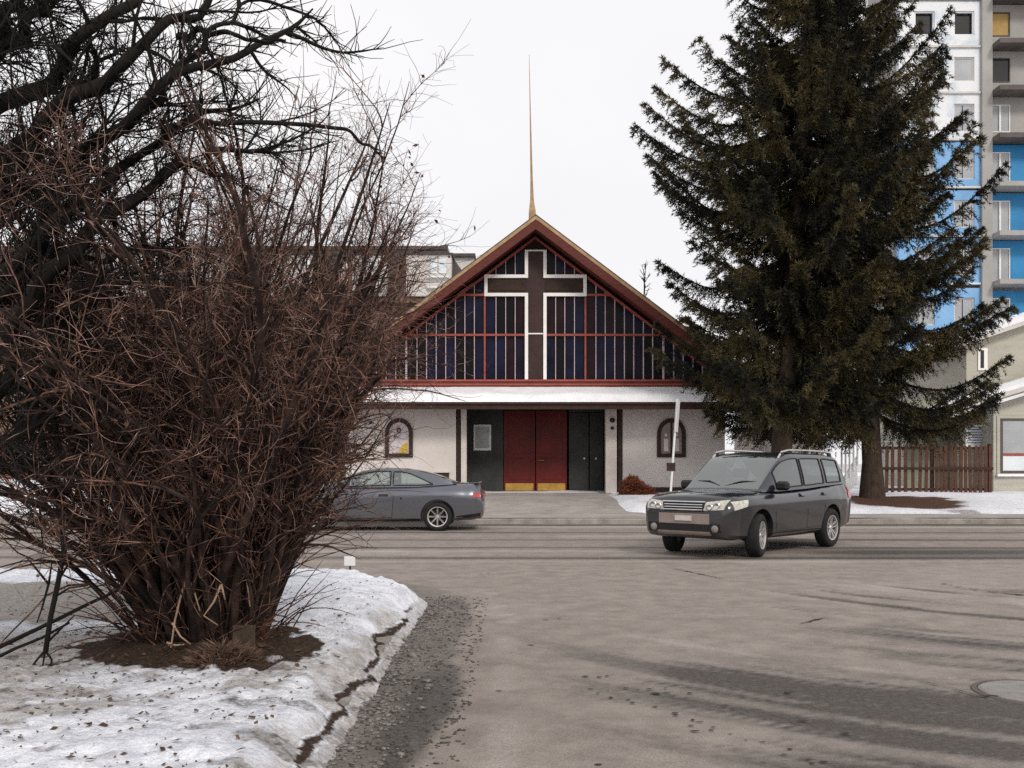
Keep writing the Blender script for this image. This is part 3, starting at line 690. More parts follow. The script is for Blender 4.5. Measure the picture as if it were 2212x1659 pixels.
for r_, t in enumerate(tops):
    ftop = t - 22; fbot = t + 80
    wrapm = M['wrap_white'] if r_ < 5 else M['wrap_blue']
    hb = 52 if r_ < 4 else 60
    edges = [1942] + [q for c in colx for q in c] + [2118]
    # wrapped wall built round the window openings
    zt, zb, zw1, zw0 = FZ(ftop, DT)-.03, FZ(fbot, DT), FZ(t, DT), FZ(t+hb, DT)
    wl_ = MB()
    wl_.box(BX(1942, DT), BX(2118, DT)-.01, DT, DT+.498, zw1, zt); wl_.box(BX(1942, DT), BX(2118, DT)-.01, DT, DT+.498, zb+.12, zw0)
    for a, b in ((1942, 1976), (2019, 2061), (2105, 2118)): wl_.box(BX(a, DT), BX(b, DT)-.01, DT, DT+.498, zw0+.001, zw1-.001)
    fl = obj('wrapped_wall', wl_, wrapm, tw)
    obj('floor_ledge', MB().box(BX(1940, DT), BX(2117, DT), DT-.12, DT+.2, zb, zb+.115), M['pale_trim'] if r_ < 7 else M['wrap_white'], tw)
    for c, (a, b) in enumerate(colx):
        dark = t < 100
        wn_ = obj('window', MB().ring([(BX(a, DT), zw0), (BX(b, DT), zw0), (BX(b, DT), zw1), (BX(a, DT), zw1)], [(BX(a, DT)+.08, zw0+.08), (BX(b, DT)-.08, zw0+.08), (BX(b, DT)-.08, zw1-.08), (BX(a, DT)+.08, zw1-.08)], DT+.08, DT+.2), M['pale_trim'] if not dark else wrapm, tw)
        mid = (BX(a, DT)+BX(b, DT))/2
        pm = M['win_dark'] if dark else M['win_pale']
        if r_ >= 4:
            sp_ = BX(a, DT)+.55
            obj('pane', MB().box(BX(a, DT)+.08, sp_-.03, DT+.12, DT+.16, zw0+.08, zw1-.08), pm, wn_); obj('pane', MB().box(sp_+.03, BX(b, DT)-.08, DT+.12, DT+.16, zw0+.08, zw1-.08), pm, wn_)
        else:
            obj('pane', MB().box(BX(a, DT)+.08, BX(b, DT)-.08, DT+.30 if dark else DT+.12, DT+.34 if dark else DT+.16, zw0+.08, zw1-.08), pm, wn_)
    # balcony bay right of the pier
    blue = t > 300
    bz = FZ(t + 84, DT)
    obj('balcony_slab', MB().box(BX(2141, DT), BX(2330, DT), DT-1.1, DT+.499, bz-.02, bz+.26), M['slab_dark'] if not blue else M['tower_grey'], tw)
    obj('bay_wall', MB().box(BX(2186, DT), BX(2330, DT), DT+.22, DT+.498, bz+.262, bz+2.80), M['panel_blue'] if blue else M['tower_grey'], tw)
    obj('bay_header', MB().box(BX(2141, DT), BX(2186, DT)-.002, DT+.20, DT+.498, zw1+.002, bz+2.80), M['panel_blue'] if blue else M['tower_grey'], tw)
    bm_ = M['plywood'] if abs(t - 23.5) < 1 else (M['win_dark'] if t < 200 else M['win_pale'])
    zb0 = zw0 if not blue else bz+.27
    bw = obj('balcony_window', MB().ring([(BX(2143, DT), zb0), (BX(2185, DT), zb0), (BX(2185, DT), zw1), (BX(2143, DT), zw1)], [(BX(2145, DT), zb0+.06), (BX(2183, DT), zb0+.06), (BX(2183, DT), zw1-.06), (BX(2145, DT), zw1-.06)], DT+.16, DT+.30), M['slab_dark'] if t < 200 else M['white_metal'], tw)
    if t < 200: obj('pane', MB().box(BX(2145, DT), BX(2183, DT), DT+.24, DT+.27, zb0+.06, zw1-.06), bm_, bw)
    else:
        obj('pane', MB().box(BX(2145, DT), BX(2161, DT), DT+.24, DT+.27, zb0+.06, zw1-.06), bm_, bw)
        obj('pane', MB().box(BX(2165, DT), BX(2183, DT), DT+.22, DT+.25, zb0+.06, zw1-.06), bm_, bw)
        obj('door_stile', MB().box(BX(2161, DT)+.002, BX(2165, DT)-.002, DT+.14, DT+.29, zb0+.061, zw1-.061), M['white_metal'], bw)
    if not blue: obj('sill_wall', MB().box(BX(2141, DT), BX(2186, DT)-.002, DT+.20, DT+.498, bz+.262, zb0-.002), M['tower_grey'], tw)

# pale house at the right
M['siding'] = mat('siding', (.47,.455,.39), (.40,.385,.33), .85, .8, .25, 30, stretch=(1,1,6))
M['siding_dk'] = mat('siding_dk', (.28,.285,.22), (.22,.225,.175), .85, .8, .25, 30, stretch=(1,1,6))
M['blind'] = mat('blind', (.62,.66,.74), (.52,.56,.64), .6, 4)
DH = 40.0; DP = 37.0
hs = thing('house', (20.5, DH, .35), 'pale green sided house with snow on both its gable roofs, right edge', 'house')
ex0, ez0 = BX(2050, DH), FZ(748, DH); rx = ex0 + 6.2; rzz = ez0 + 6.2*.34
obj('wall', MB().prism([(ex0+.7, .2), (2*rx-ex0-.7, .2), (2*rx-ex0-.7, ez0+.1), (rx, rzz-.15), (ex0+.7, ez0+.1)], DH, DH+10), M['siding'], hs)
for s in (-1, 1):
    rp = obj('roof', MB().prism([(rx, rzz), (rx + s*6.2, ez0), (rx + s*6.2, ez0-.16), (rx, rzz-.16)], DH-.5, DH+10.5), M['pale_trim'], hs)
    obj('snow_cover', MB().prism([(rx, rzz+.20), (rx + s*6.1, ez0+.19), (rx + s*6.22, ez0+.10), (rx + s*6.2, ez0+.003), (rx, rzz+.003)], DH-.46, DH+10.4), M['pure_snow'], rp)
uw = obj('window', MB().box(BX(2112, DH), BX(2132, DH), DH-.05, DH-.003, FZ(800, DH), FZ(752, DH)), M['crosswhite'], hs)
obj('pane', MB().box(BX(2117, DH), BX(2124, DH), DH-.07, DH-.052, FZ(795, DH), FZ(757, DH)), M['win_dark'], uw)
# front bay with its own low gable
px0, pz0 = BX(2030, DP), FZ(888, DP); prx = px0 + 6.6; przz = pz0 + 6.6*.30
obj('bay_wall', MB().prism([(BX(2146, DP), .2), (2*prx - BX(2146, DP), .2), (2*prx - BX(2146, DP), pz0+.4), (prx, przz-.2), (BX(2146, DP), pz0+.45)], DP, DH-.002), M['siding'], hs)
for s in (-1, 1):
    rp = obj('roof', MB().prism([(prx, przz), (prx + s*6.6, pz0), (prx + s*6.6, pz0-.15), (prx, przz-.15)], DP-.55, DH-.52), M['pale_trim'], hs)
    obj('snow_cover', MB().prism([(prx, przz+.17), (prx + s*6.5, pz0+.16), (prx + s*6.62, pz0+.08), (prx + s*6.6, pz0+.003), (prx, przz+.003)], DP-.42, DH-.56), M['pure_snow'], rp)
    obj('gutter_board', MB().prism([(prx, przz-.20), (prx + s*6.4, pz0-.155), (prx + s*6.4, pz0-.27), (prx, przz-.31)], DP-.50, DP-.45), M['white_metal'], rp)
obj('recess_wall', MB().box(BX(1960, 39.2), BX(2160, 39.2), 39.2, 39.6, .2, 4.0), M['siding_dk'], hs)
obj('porch_post', MB().box(BX(2068, 38.4), BX(2073, 38.4), 38.3, 38.42, .2, 3.3), M['siding'], hs)
lv = obj('louvred_window', MB().ring([(BX(2084, 38), FZ(966, 38)), (BX(2147, 38), FZ(966, 38)), (BX(2147, 38), FZ(918, 38)), (BX(2084, 38), FZ(918, 38))], [(BX(2088, 38), FZ(962, 38)), (BX(2143, 38), FZ(962, 38)), (BX(2143, 38), FZ(922, 38)), (BX(2088, 38), FZ(922, 38))], 37.9, 38.0), M['crosswhite'], hs)
obj('window_wall', MB().box(BX(2080, 38), BX(2150, 38)-.05, 38.002, 39.19, .2, 3.2), M['siding_dk'], hs)
nsl = 7
for k in range(nsl):
    z0 = FZ(962, 38) + (FZ(922, 38)-FZ(962, 38))*k/nsl
    obj('slat', MB().box(BX(2088, 38)+.002, BX(2143, 38)-.002, 37.93, 37.995, z0+.012, z0 + (FZ(922, 38)-FZ(962, 38))/nsl - .02), M['blind'], lv)
bwz0, bwz1 = FZ(1022, DP), FZ(904, DP); bx0, bx1 = BX(2160, DP), BX(2290, DP)
bw = obj('window', MB().ring([(bx0, bwz0), (bx1, bwz0), (bx1, bwz1), (bx0, bwz1)], [(bx0+.09, bwz0+.09), (bx1-.09, bwz0+.09), (bx1-.09, bwz1-.09), (bx0+.09, bwz1-.09)], DP-.05, DP-.003), M['slab_dark'], hs)
obj('trim', MB().ring([(bx0-.12, bwz0-.12), (bx1+.12, bwz0-.12), (bx1+.12, bwz1+.1), (bx0-.12, bwz1+.1)], [(bx0-.002, bwz0-.002), (bx1+.002, bwz0-.002), (bx1+.002, bwz1+.002), (bx0-.002, bwz1+.002)], DP-.035, DP-.003), M['siding'], bw)
tzz = FZ(982, DP)
obj('pane', MB().box(bx0+.09, bx1-.09, DP-.03, DP-.015, tzz+.05, bwz1-.09), M['win_pale'], bw)
obj('pane', MB().box(bx0+.09, bx1-.09, DP-.03, DP-.015, bwz0+.09, tzz-.05), M['win_sky'], bw)
obj('transom', MB().box(bx0+.09, bx1-.09, DP-.048, DP-.012, tzz-.048, tzz+.048), M['redpaint'], bw)
obj('sill', MB().box(bx0-.15, bx1+.15, DP-.14, DP-.052, bwz0-.12, bwz0-.03), M['pure_snow'], bw)

# wooden fence
M['fence'] = mat('fence', (.110,.052,.036), (.062,.030,.021), .85, 5, .4, 30, stretch=(4,4,1))
M['fence_dk'] = mat('fence_dk', (.055,.026,.018), (.035,.017,.012), .85, 5, .4, 30, stretch=(4,4,1))
DF = 36.0
fen = thing('picket_fence', (BX(2020, DF), DF, .36), 'weathered brown picket fence beside the pale house', 'fence')
def FFX(px): return BX(px, DF)
fb, ft = FZ(1068, DF), FZ(962, DF)
for z in (FZ(1012, DF), fb+.18, ft-.10):
    front_ = -.085 if abs(z - FZ(1012, DF)) < .01 else .03
    obj('rail', MB().box(FFX(1880), FFX(2144), DF+front_, DF+front_+.055, z-.05, z+.05), M['fence_dk'], fen)
for px in (1882, 2017, 2142):
    obj('post', MB().bbox(FFX(px)-.06, FFX(px)+.06, DF+.095, DF+.2, fb-.3, ft+.06, .01), M['fence_dk'], fen)
pk = [None]
for i, px in enumerate(list(np.arange(1886, 2014, 14.3)) + list(np.arange(2024, 2140, 10.4))):
    narrow = px < 2015
    w_ = .058 if narrow else .056
    if pk[0] is None or pk[0].get('w') != w_:
        p0 = obj('picket', MB().prism([(-w_, 0), (w_, 0), (w_, ft-fb-.05), (w_-.03, ft-fb), (-w_+.03, ft-fb), (-w_, ft-fb-.05)], -.024, 0), M['fence'], fen)
        pk[0] = p0; p0['w'] = w_; o = p0
    else:
        o = pk[0].copy(); COL.objects.link(o)
    o.location = Vector((FFX(px) + .012*rng.standard_normal(), DF + .026, fb + .02*rng.standard_normal())) - Vector(fen.location)
    o.rotation_euler = (0, .012*rng.standard_normal(), 0)
for o in fen.children:
    if 'w' in o: del o['w']
# white stair rail behind the car
DR = 35.0
sr = thing('stair_railing', (BX(1838, DR), DR, .35), 'white slanted stair railing between the dark off-roader and the spruce trunk', 'railing')
a = W(1818, 968, DR); b = W(1852, 905, DR)
obj('handrail', MB().tube([a, b], .05, 6), M['white_metal'], sr)
for k in range(5):
    p = a + (b - a)*(k/4.0)
    obj('baluster', MB().tube([p, (p[0], p[1], .55 + .22*k)], .035, 5), M['white_metal'], sr)
obj('stringer', MB().add([tuple(W(1818, 1040, DR)), tuple(W(1852, 985, DR)), tuple(W(1852, 1045, DR)), tuple(W(1835, 1060, DR)), *[tuple(q + np.array([0, .1, 0])) for q in (W(1818, 1040, DR), W(1852, 985, DR), W(1852, 1045, DR), W(1835, 1060, DR))]],
    [(0,1,2,3),(7,6,5,4),(0,4,5,1),(1,5,6,2),(2,6,7,3),(3,7,4,0)]), M['white_metal'], sr)

# leaning street sign post by the forecourt
sg = thing('street_sign', (4.2, 26.5, .2), 'thin leaning sign post with its plate edge-on, beside the forecourt', 'sign')
pb, pt = np.array([4.18, 26.5, .1]), W(1463, 862, 26.5)
obj('post', MB().tube([pb, pt], .030, 8), M['white_metal'], sg)
dirv = (pt - pb)/np.linalg.norm(pt - pb)
Ms = Matrix.Translation(Vector(pt - dirv*.45)) @ Matrix.Rotation(R(-4.2), 4, 'Y').inverted() @ Matrix.Rotation(R(72), 4, 'Z')
obj('sign_plate', MB().bbox(-.23, .23, -.045, -.033, -.43, .43, .004, Ms), M['white_metal'], sg)
pm_ = pb + dirv*np.linalg.norm(pt-pb)*.24
obj('bracket', MB().box(pm_[0]-.11, pm_[0]+.11, 26.46, 26.54, pm_[2]+.55-.11, pm_[2]+.55+.11), M['darkbrown'], sg)
# small marker on the corner
mk = thing('stake_marker', (-2.05, 12.6, .13), 'tiny white marker plate on a short stake at the snowy corner', 'marker')
obj('stake', MB().tube([(-2.05, 12.6, .02), (-2.05, 12.6, .30)], .012, 5), M['darkbrown'], mk)
obj('plate', MB().bbox(-2.12, -1.98, 12.57, 12.58, .20, .32, .003), M['white_metal'], mk)
# manhole
M['iron'] = mat('iron', (.27,.255,.24), (.19,.175,.165), .7, 8, .4, 60)
mh = thing('manhole_cover', (3.40, 6.5, 0), 'round grey manhole cover set in the road at the right edge', 'manhole')
obj('frame', MB().lathe([(.335, -.02), (.335, .006), (.365, .007), (.385, -.02)], 36, 'z', (3.40, 6.5, 0)), M['slab_dark'], mh)
obj('lid', MB().lathe([(0, .012), (.31, .012), (.325, .006), (.327, -.02)], 36, 'z', (3.40, 6.5, 0)), M['iron'], mh)
# ------------------------------------------------------------------ cars
def car_paint(name, c, c2):
    m = mat(name, c, c2, .30, 1.2, metal=.45, spec=.5, coat=1.0, lo=.3, hi=.7); m.node_tree.nodes['Principled BSDF'].inputs['Coat Roughness'].default_value = .04
    nt = m.node_tree; b = nt.nodes['Principled BSDF']; src = b.inputs['Base Color'].links[0].from_socket
    tc = nd(nt, 'ShaderNodeTexCoord'); sp_ = nd(nt, 'ShaderNodeSeparateXYZ'); nt.links.new(tc.outputs['Object'], sp_.inputs[0])
    mr = nd(nt, 'ShaderNodeMapRange'); mr.inputs['From Min'].default_value = .22; mr.inputs['From Max'].default_value = .85; mr.inputs['To Min'].default_value = .60; mr.inputs['To Max'].default_value = .03
    nt.links.new(sp_.outputs['Z'], mr.inputs['Value'])
    nz = nd(nt, 'ShaderNodeTexNoise'); nz.inputs['Scale'].default_value = 4.5; nz.inputs['Detail'].default_value = 8; nt.links.new(tc.outputs['Object'], nz.inputs['Vector'])
    ml = nd(nt, 'ShaderNodeMath', operation='MULTIPLY'); nt.links.new(mr.outputs[0], ml.inputs[0]); nt.links.new(nz.outputs['Fac'], ml.inputs[1])
    mx = nd(nt, 'ShaderNodeMixRGB'); nt.links.new(ml.outputs[0], mx.inputs[0]); nt.links.new(src, mx.inputs[1]); mx.inputs[2].default_value = (.20, .175, .155, 1)   # road salt and mud splashed up the sides
    nt.links.new(mx.outputs[0], b.inputs['Base Color'])
    iv_ = nd(nt, 'ShaderNodeMath', operation='SUBTRACT'); iv_.inputs[0].default_value = 1.0; nt.links.new(ml.outputs[0], iv_.inputs[1]); nt.links.new(iv_.outputs[0], b.inputs['Coat Weight'])
    return m
M['paint_coupe'] = car_paint('paint_coupe', (.105,.115,.145), (.085,.092,.115))
M['paint_suv'] = car_paint('paint_suv', (.017,.019,.028), (.012,.013,.019))
M['tyre'] = mat('tyre', (.022,.021,.020), (.012,.012,.012), .85, 20, .3, 90)
M['alloy'] = mat('alloy', (.62,.60,.59), (.45,.43,.42), .35, 8, metal=.6)
M['black_trim'] = mat('black_trim', (.016,.015,.016), (.009,.009,.009), .5, 10)
M['interior'] = mat('interior', (.035,.033,.033), (.02,.02,.02), .8, 8)
M['lamp_clear'] = mat('lamp_clear', (.62,.60,.50), (.34,.33,.28), .10, 22, spec=.7, coat=1)
M['lamp_amber'] = mat('lamp_amber', (.72,.62,.36), (.5,.40,.2), .15, 14, spec=.7, coat=1)
M['lamp_red'] = mat('lamp_red', (.50,.012,.012), (.28,.008,.008), .15, 10, spec=.6, coat=1)
M['chrome'] = mat('chrome', (.72,.72,.72), (.6,.6,.6), .15, 8, metal=1.0)
M['bumper_reflection'] = mat('bumper_reflection', (.30,.245,.215), (.22,.175,.155), .5, 4, spec=.4)  # tan ground reflection put into the bumper colour
M['plate'] = mat('plate', (.62,.58,.56), (.50,.45,.43), .5, 12)
M['cglass_pale'] = glass_mat('coupe_glass', (.55,.63,.62), .16)
M['cglass_suv'] = glass_mat('suv_glass', (.42,.47,.48), .16)
M['wscreen_suv'] = glass_mat('suv_windscreen', (.52,.62,.60), .20)

def crom(xs, ys, x):
    """monotone-ish cubic (Catmull-Rom on uneven knots)"""
    xs = np.asarray(xs, float); ys = np.asarray(ys, float)
    m = np.gradient(ys, xs)
    i = np.clip(np.searchsorted(xs, x) - 1, 0, len(xs)-2); h = xs[i+1] - xs[i]; t = (x - xs[i])/h
    return (2*t**3-3*t**2+1)*ys[i] + (t**3-2*t**2+t)*h*m[i] + (-2*t**3+3*t**2)*ys[i+1] + (t**3-t**2)*h*m[i+1]

def build_car(root, P):
    # ---- lower body
    st = np.array(P['body']); X0 = st[:, 0]
    xs = np.unique(np.concatenate([np.linspace(X0[0], X0[-1], 64), X0]))
    rows = []
    for x in xs:
        zb, zc, zt, w, wt = [float(crom(X0, st[:, k], x)) for k in range(1, 6)]
        zm = .5*(zb + zc)
        half = [(0, zb), (.70*w, zb), (.88*w, zb+.015), (.955*w, zb+.07), (.985*w, zm), (.998*w, zc-.05), (w, zc), (.992*w, zc+.035), (w*.72+wt*.28, zc + (zt-zc)*.45), (wt, zt-.035), (wt*.93, zt-.008), (wt*.5, zt+P['crown']*.75), (0, zt+P['crown'])]
        full = [(y, z) for y, z in half] + [(-y, z) for y, z in half[-2:0:-1]]
        rows.append([(x, y, z) for y, z in full])
    n = len(rows[0]); V = [p for r_ in rows for p in r_]
    F = [(i*n+j, i*n+(j+1) % n, (i+1)*n+(j+1) % n, (i+1)*n+j) for i in range(len(rows)-1) for j in range(n)]
    F += [tuple(range(n))[::-1], tuple((len(rows)-1)*n + j for j in range(n))]
    me = bpy.data.meshes.new('body'); me.from_pydata(V, [], F)
    bm = bmesh.new(); bm.from_mesh(me); bmesh.ops.recalc_face_normals(bm, faces=bm.faces[:]); bm.to_mesh(me); bm.free()
    body0 = bpy.data.objects.new('body_tmp', me); COL.objects.link(body0)
    bvh = BVHTree.FromPolygons(V, F)
    # wheel arches cut right through the sides
    cut = MB()
    for ax in P['axles']:
        for s in (-1, 1):
            cut.lathe([(0, s*.50), (P['arch'], s*.50), (P['arch'], s*1.3), (0, s*1.3)], 40, 'y', (ax, 0, P['tr']+.01))
    mc = bpy.data.meshes.new('cut'); mc.from_pydata(cut.v, [], cut.f)
    bm = bmesh.new(); bm.from_mesh(mc); bmesh.ops.remove_doubles(bm, verts=bm.verts[:], dist=1e-5); bmesh.ops.recalc_face_normals(bm, faces=bm.faces[:]); bm.to_mesh(mc); bm.free()
    cutter = bpy.data.objects.new('cut_tmp', mc); COL.objects.link(cutter)
    md = body0.modifiers.new('b', 'BOOLEAN'); md.operation = 'DIFFERENCE'; md.object = cutter; md.solver = 'EXACT'
    dg = bpy.context.evaluated_depsgraph_get(); dg.update()
    mb_ = bpy.data.meshes.new_from_object(body0.evaluated_get(dg)); mb_.name = 'body'; mb_.materials.clear()
    bpy.data.objects.remove(body0); bpy.data.objects.remove(cutter)
    body = link('body', mb_, P['paint'], root, sharp=28)
    # ---- cabin
    cb = np.array(P['cabin']); CX0 = cb[:, 0]
    def sect(x, t):
        zbelt, zr, wb, wr = [float(crom(CX0, cb[:, k], x)) for k in range(1, 5)]
        zr = max(zr, zbelt+.004)
        h = zr - zbelt
        if t < .7:
            q = t/.7; return (x, wb + (wr-wb)*q + .018*math.sin(q*math.pi)*min(1, h/.3), zbelt + (h*.90)*q)
        if t < .8:
            q = (t-.7)/.1; return (x, wr - .10*wr*q**1.6, zbelt + h*(.90 + .085*math.sin(q*math.pi/2)))
        q = (t-.8)/.2; return (x, wr*.90*(1-q), zbelt + h*.985 + h*.015*math.sin(q*math.pi/2) + .012*math.sin(q*math.pi/2))
    side = P['side_windows']                    # list of (x0, x1) glazed
    ts = [0, .05, .09, .2, .35, .5, .60, .64, .7, .725, .75, .775, .8, .85, .9, .95, 1.0]
    brk = sorted(set([CX0[0], CX0[-1]] + [q for w_ in side for q in w_] + list(P['screen']) + list(P['rear'])))
    cxs = np.unique(np.round(np.concatenate([np.linspace(CX0[0], CX0[-1], 44), brk]), 5))
    tl = lambda x: float(np.interp(x, *P['tl'])) if 'tl' in P else .64
    def tm_(x, t):
        L = tl(x)
        if t <= .09: return t
        if t <= .64: return .09 + (t-.09)/.55*(L-.09)
        if t <= .70: return L + (t-.64)/.06*(.70-L)
        return t
    groups = {'cabin': MB(), 'windscreen': MB(), 'rear_window': MB()}
    sidew = [[MB(), MB()] for _ in side]
    for a, b in zip(cxs[:-1], cxs[1:]):
        xm = .5*(a+b)
        for t0, t1 in zip(ts[:-1], ts[1:]):
            tm = .5*(t0+t1); g = 'cabin'; k = None
            if P['screen'][0] < xm < P['screen'][1] and tm > .73: g = 'windscreen'
            elif P['rear'][0] < xm < P['rear'][1] and tm > .76: g = 'rear_window'
            elif .09 < tm < .64:
                for i, (w0, w1) in enumerate(side):
                    if w0 < xm < w1: k = i
            for s in (0, 1):
                q = [sect(a, tm_(a, t0)), sect(b, tm_(b, t0)), sect(b, tm_(b, t1)), sect(a, tm_(a, t1))]
                if s: q = [(p[0], -p[1], p[2]) for p in q]
                tgt = sidew[k][s] if k is not None else groups[g]
                tgt.add(q, [(0, 1, 2, 3) if s == 0 else (3, 2, 1, 0)])
    def weld(mb__, name, m, smooth=True):
        me_ = bpy.data.meshes.new(name); me_.from_pydata(mb__.v, [], mb__.f)
        bm_ = bmesh.new(); bm_.from_mesh(me_); bmesh.ops.remove_doubles(bm_, verts=bm_.verts[:], dist=2e-4); bmesh.ops.recalc_face_normals(bm_, faces=bm_.faces[:]); bm_.to_mesh(me_); bm_.free()
        return link(name, me_, m, root, sharp=40 if smooth else None)
    cab = weld(groups['cabin'], 'cabin', P['paint'])
    weld(groups['windscreen'], 'windscreen', P['screen_mat'])
    weld(groups['rear_window'], 'rear_window', P['glass'])
    for pr in sidew:
        for q in pr: weld(q, 'side_window', P['glass'])
    # dark window surrounds
    def surround(i, s):
        w0, w1 = side[i]; pts = []
        for x in np.linspace(w0, w1, 10): pts.append(sect(x, .075))
        for t in np.linspace(.1, .64, 5)[1:]: pts.append(sect(w1, tm_(w1, t)))
        for x in np.linspace(w1, w0, 10)[1:]: pts.append(sect(x, tm_(x, .64)+.01))
        for t in np.linspace(.64, .1, 5)[1:]: pts.append(sect(w0, tm_(w0, t)))
        pts = [(p[0], (p[1]+.004)*(1 if s == 0 else -1), p[2]) for p in pts]; pts.append(pts[0])
        return obj('window_surround', MB().tube(pts, .014, 4, cap=False), M['black_trim'], root)
    for i in range(len(side)):
        for s in (0, 1): surround(i, s)
    # ---- interior
    fl = MB(); x0, x1 = CX0[0]+.15, CX0[-1]-.15
    fx = np.linspace(x0, x1, 14)
    zz_ = [float(crom(CX0, cb[:, 1], x)) + .012 for x in fx]; ww = [float(crom(CX0, cb[:, 3], x)) - .05 for x in fx]
    fl.add([(x, w_, z) for x, w_, z in zip(fx, ww, zz_)] + [(x, -w_, z) for x, w_, z in zip(fx, ww, zz_)], [(i, i+1, 14+i+1, 14+i) for i in range(13)])
    obj('interior', fl, M['interior'], root)
    zb_ = float(crom(CX0, cb[:, 1], 0.0))
    for sx_, sy in P['seats']:
        st_ = obj('seat', MB().bbox(sx_-.09, sx_+.05, sy-.23, sy+.23, zb_-.05, zb_+.16, .04), M['interior'], root)
        obj('headrest', MB().bbox(sx_-.08, sx_+.01, sy-.13, sy+.13, zb_+.18, zb_+.36, .035), M['interior'], st_)
    sw = P['wheel_pos']
    tq = []
    for i in range(17):
        a = 2*math.pi*i/16; tq.append((sw[0] - .08*math.sin(a), sw[1] + .18*math.cos(a), sw[2] + .17*math.sin(a)))
    obj('steering_wheel', MB().tube(tq, .016, 6, cap=False), M['interior'], root)
    # ---- wheels
    def wheel(ax, s, steer):
        r_ = P['tr']; tw_ = P['tw']; rr = P['rim']
        Mw = Matrix.Translation((ax, s*(P['track']/2), r_)) @ Matrix.Rotation(steer, 4, 'Z') @ (Matrix.Identity(4) if s > 0 else Matrix.Rotation(math.pi, 4, 'Z'))
        # outer face at +y local
        h = tw_/2
        hub = obj('wheel', MB().lathe([(0, .02), (rr*.92, .0), (rr*.92, -h*.8), (0, -h*.8)], 28, 'y', M=Mw), M['black_trim'], root, sharp=30)
        obj('tyre', MB().lathe([(rr*.97, -h), (r_-.05, -h*1.02), (r_-.012, -h*.86), (r_, -h*.5), (r_, h*.5), (r_-.012, h*.86), (r_-.05, h*1.02), (rr*1.05, h*.98), (rr*.98, h*.80), (rr*.97, -h)], 40, 'y', M=Mw), M['tyre'], hub, sharp=50)
        rm = MB().lathe([(rr*1.0, h*.90), (rr*.99, h*.96), (rr*.90, h*.92), (rr*.86, h*.55), (rr*.93, .0)], 40, 'y', M=Mw)
        ns = P['spokes']
        for k in range(ns):
            a = 2*math.pi*k/ns
            for e_ in (-.5, .5):
                a2 = a + e_*P['spread']
                Mr = Mw @ Matrix.Rotation(a, 4, 'Y')
                ww_ = rr*P['spw']
                off = e_*rr*P['spread']
                rm.add([tuple(Mr @ Vector(p)) for p in ((-ww_+off*.5, h*.62, rr*.12), (ww_+off*.5, h*.62, rr*.12), (ww_*.8+off*1.4, h*.86, rr*.93), (-ww_*.8+off*1.4, h*.86, rr*.93), (-ww_+off*.5, h*.30, rr*.12), (ww_+off*.5, h*.30, rr*.12), (ww_*.8+off*1.4, h*.5, rr*.93), (-ww_*.8+off*1.4, h*.5, rr*.93))],
                       [(0,1,2,3),(7,6,5,4),(0,4,5,1),(1,5,6,2),(2,6,7,3),(3,7,4,0)])
        rm.lathe([(0, h*.74), (rr*.17, h*.72), (rr*.22, h*.58), (rr*.22, h*.2)], 16, 'y', M=Mw)
        obj('rim', rm, M['alloy'], hub, sharp=35)
    wheel(P['axles'][0], 1, P['steer']); wheel(P['axles'][0], -1, P['steer']); wheel(P['axles'][1], 1, 0); wheel(P['axles'][1], -1, 0)
    lin = MB()
    for ax in P['axles']: lin.box(ax-.3, ax+.3, -.49, .49, P['tr']-.08, P['tr']+.25)
    obj('underbody', lin, M['black_trim'], root)
    # ---- things laid on the skin, found by casting rays on the body
    def on_side(pts, s, off=.006):
        out = []
        for x, z in pts:
            h_, nrm, _, _ = bvh.ray_cast(Vector((x, s*2.0, z)), Vector((0, -s, 0)))
            out.append((x, (h_.y if h_ else s*P['w']) + s*off, z))
        return out
    def on_front(pts, s=1, off=.008):
        out = []
        for y, z in pts:
            h_, nrm, _, _ = bvh.ray_cast(Vector((s*3.2, y, z)), Vector((-s, 0, 0)))
            out.append(((h_.x if h_ else s*2.0) + s*off, y, z))
        return out
    def patch(name, f, pts4, m, nu=8, nv=4, parent=None, arg=1, off=.008):
        """bilinear patch of four 2-D corners thrown on the skin"""
        (a, b, c, d) = [np.array(p, float) for p in pts4]
        V_ = []
        for j in range(nv+1):
            for i in range(nu+1):
                u_, v_ = i/nu, j/nv
                p = (a*(1-u_)+b*u_)*(1-v_) + (d*(1-u_)+c*u_)*v_
                V_.append((p[0], p[1]))
        P3 = f(V_, arg, off); Pb = f(V_, arg, -.03)
        nn_ = (nu+1)*(nv+1); V3 = P3 + Pb; F_ = []
        for j in range(nv):
            for i in range(nu):
                q = j*(nu+1)+i; F_ += [(q, q+1, q+nu+2, q+nu+1), (nn_+q+nu+1, nn_+q+nu+2, nn_+q+1, nn_+q)]
        bd = list(range(nu+1)) + [j*(nu+1)+nu for j in range(1, nv+1)] + [nv*(nu+1)+i for i in range(nu-1, -1, -1)] + [j*(nu+1) for j in range(nv-1, 0, -1)]
        for k in range(len(bd)):
            p, q = bd[k], bd[(k+1) % len(bd)]; F_.append((p, nn_+p, nn_+q, q))
        return obj(name, MB().add(V3, F_), m, parent or root, sharp=40)
    return dict(side=on_side, front=on_front, patch=patch, body=body, sect=sect)

def seam(root, f, pts, s=1, r_=.007):
    P3 = f(pts, s, .0); return obj('seam', MB().tube(P3, r_, 4), M['black_trim'], root)

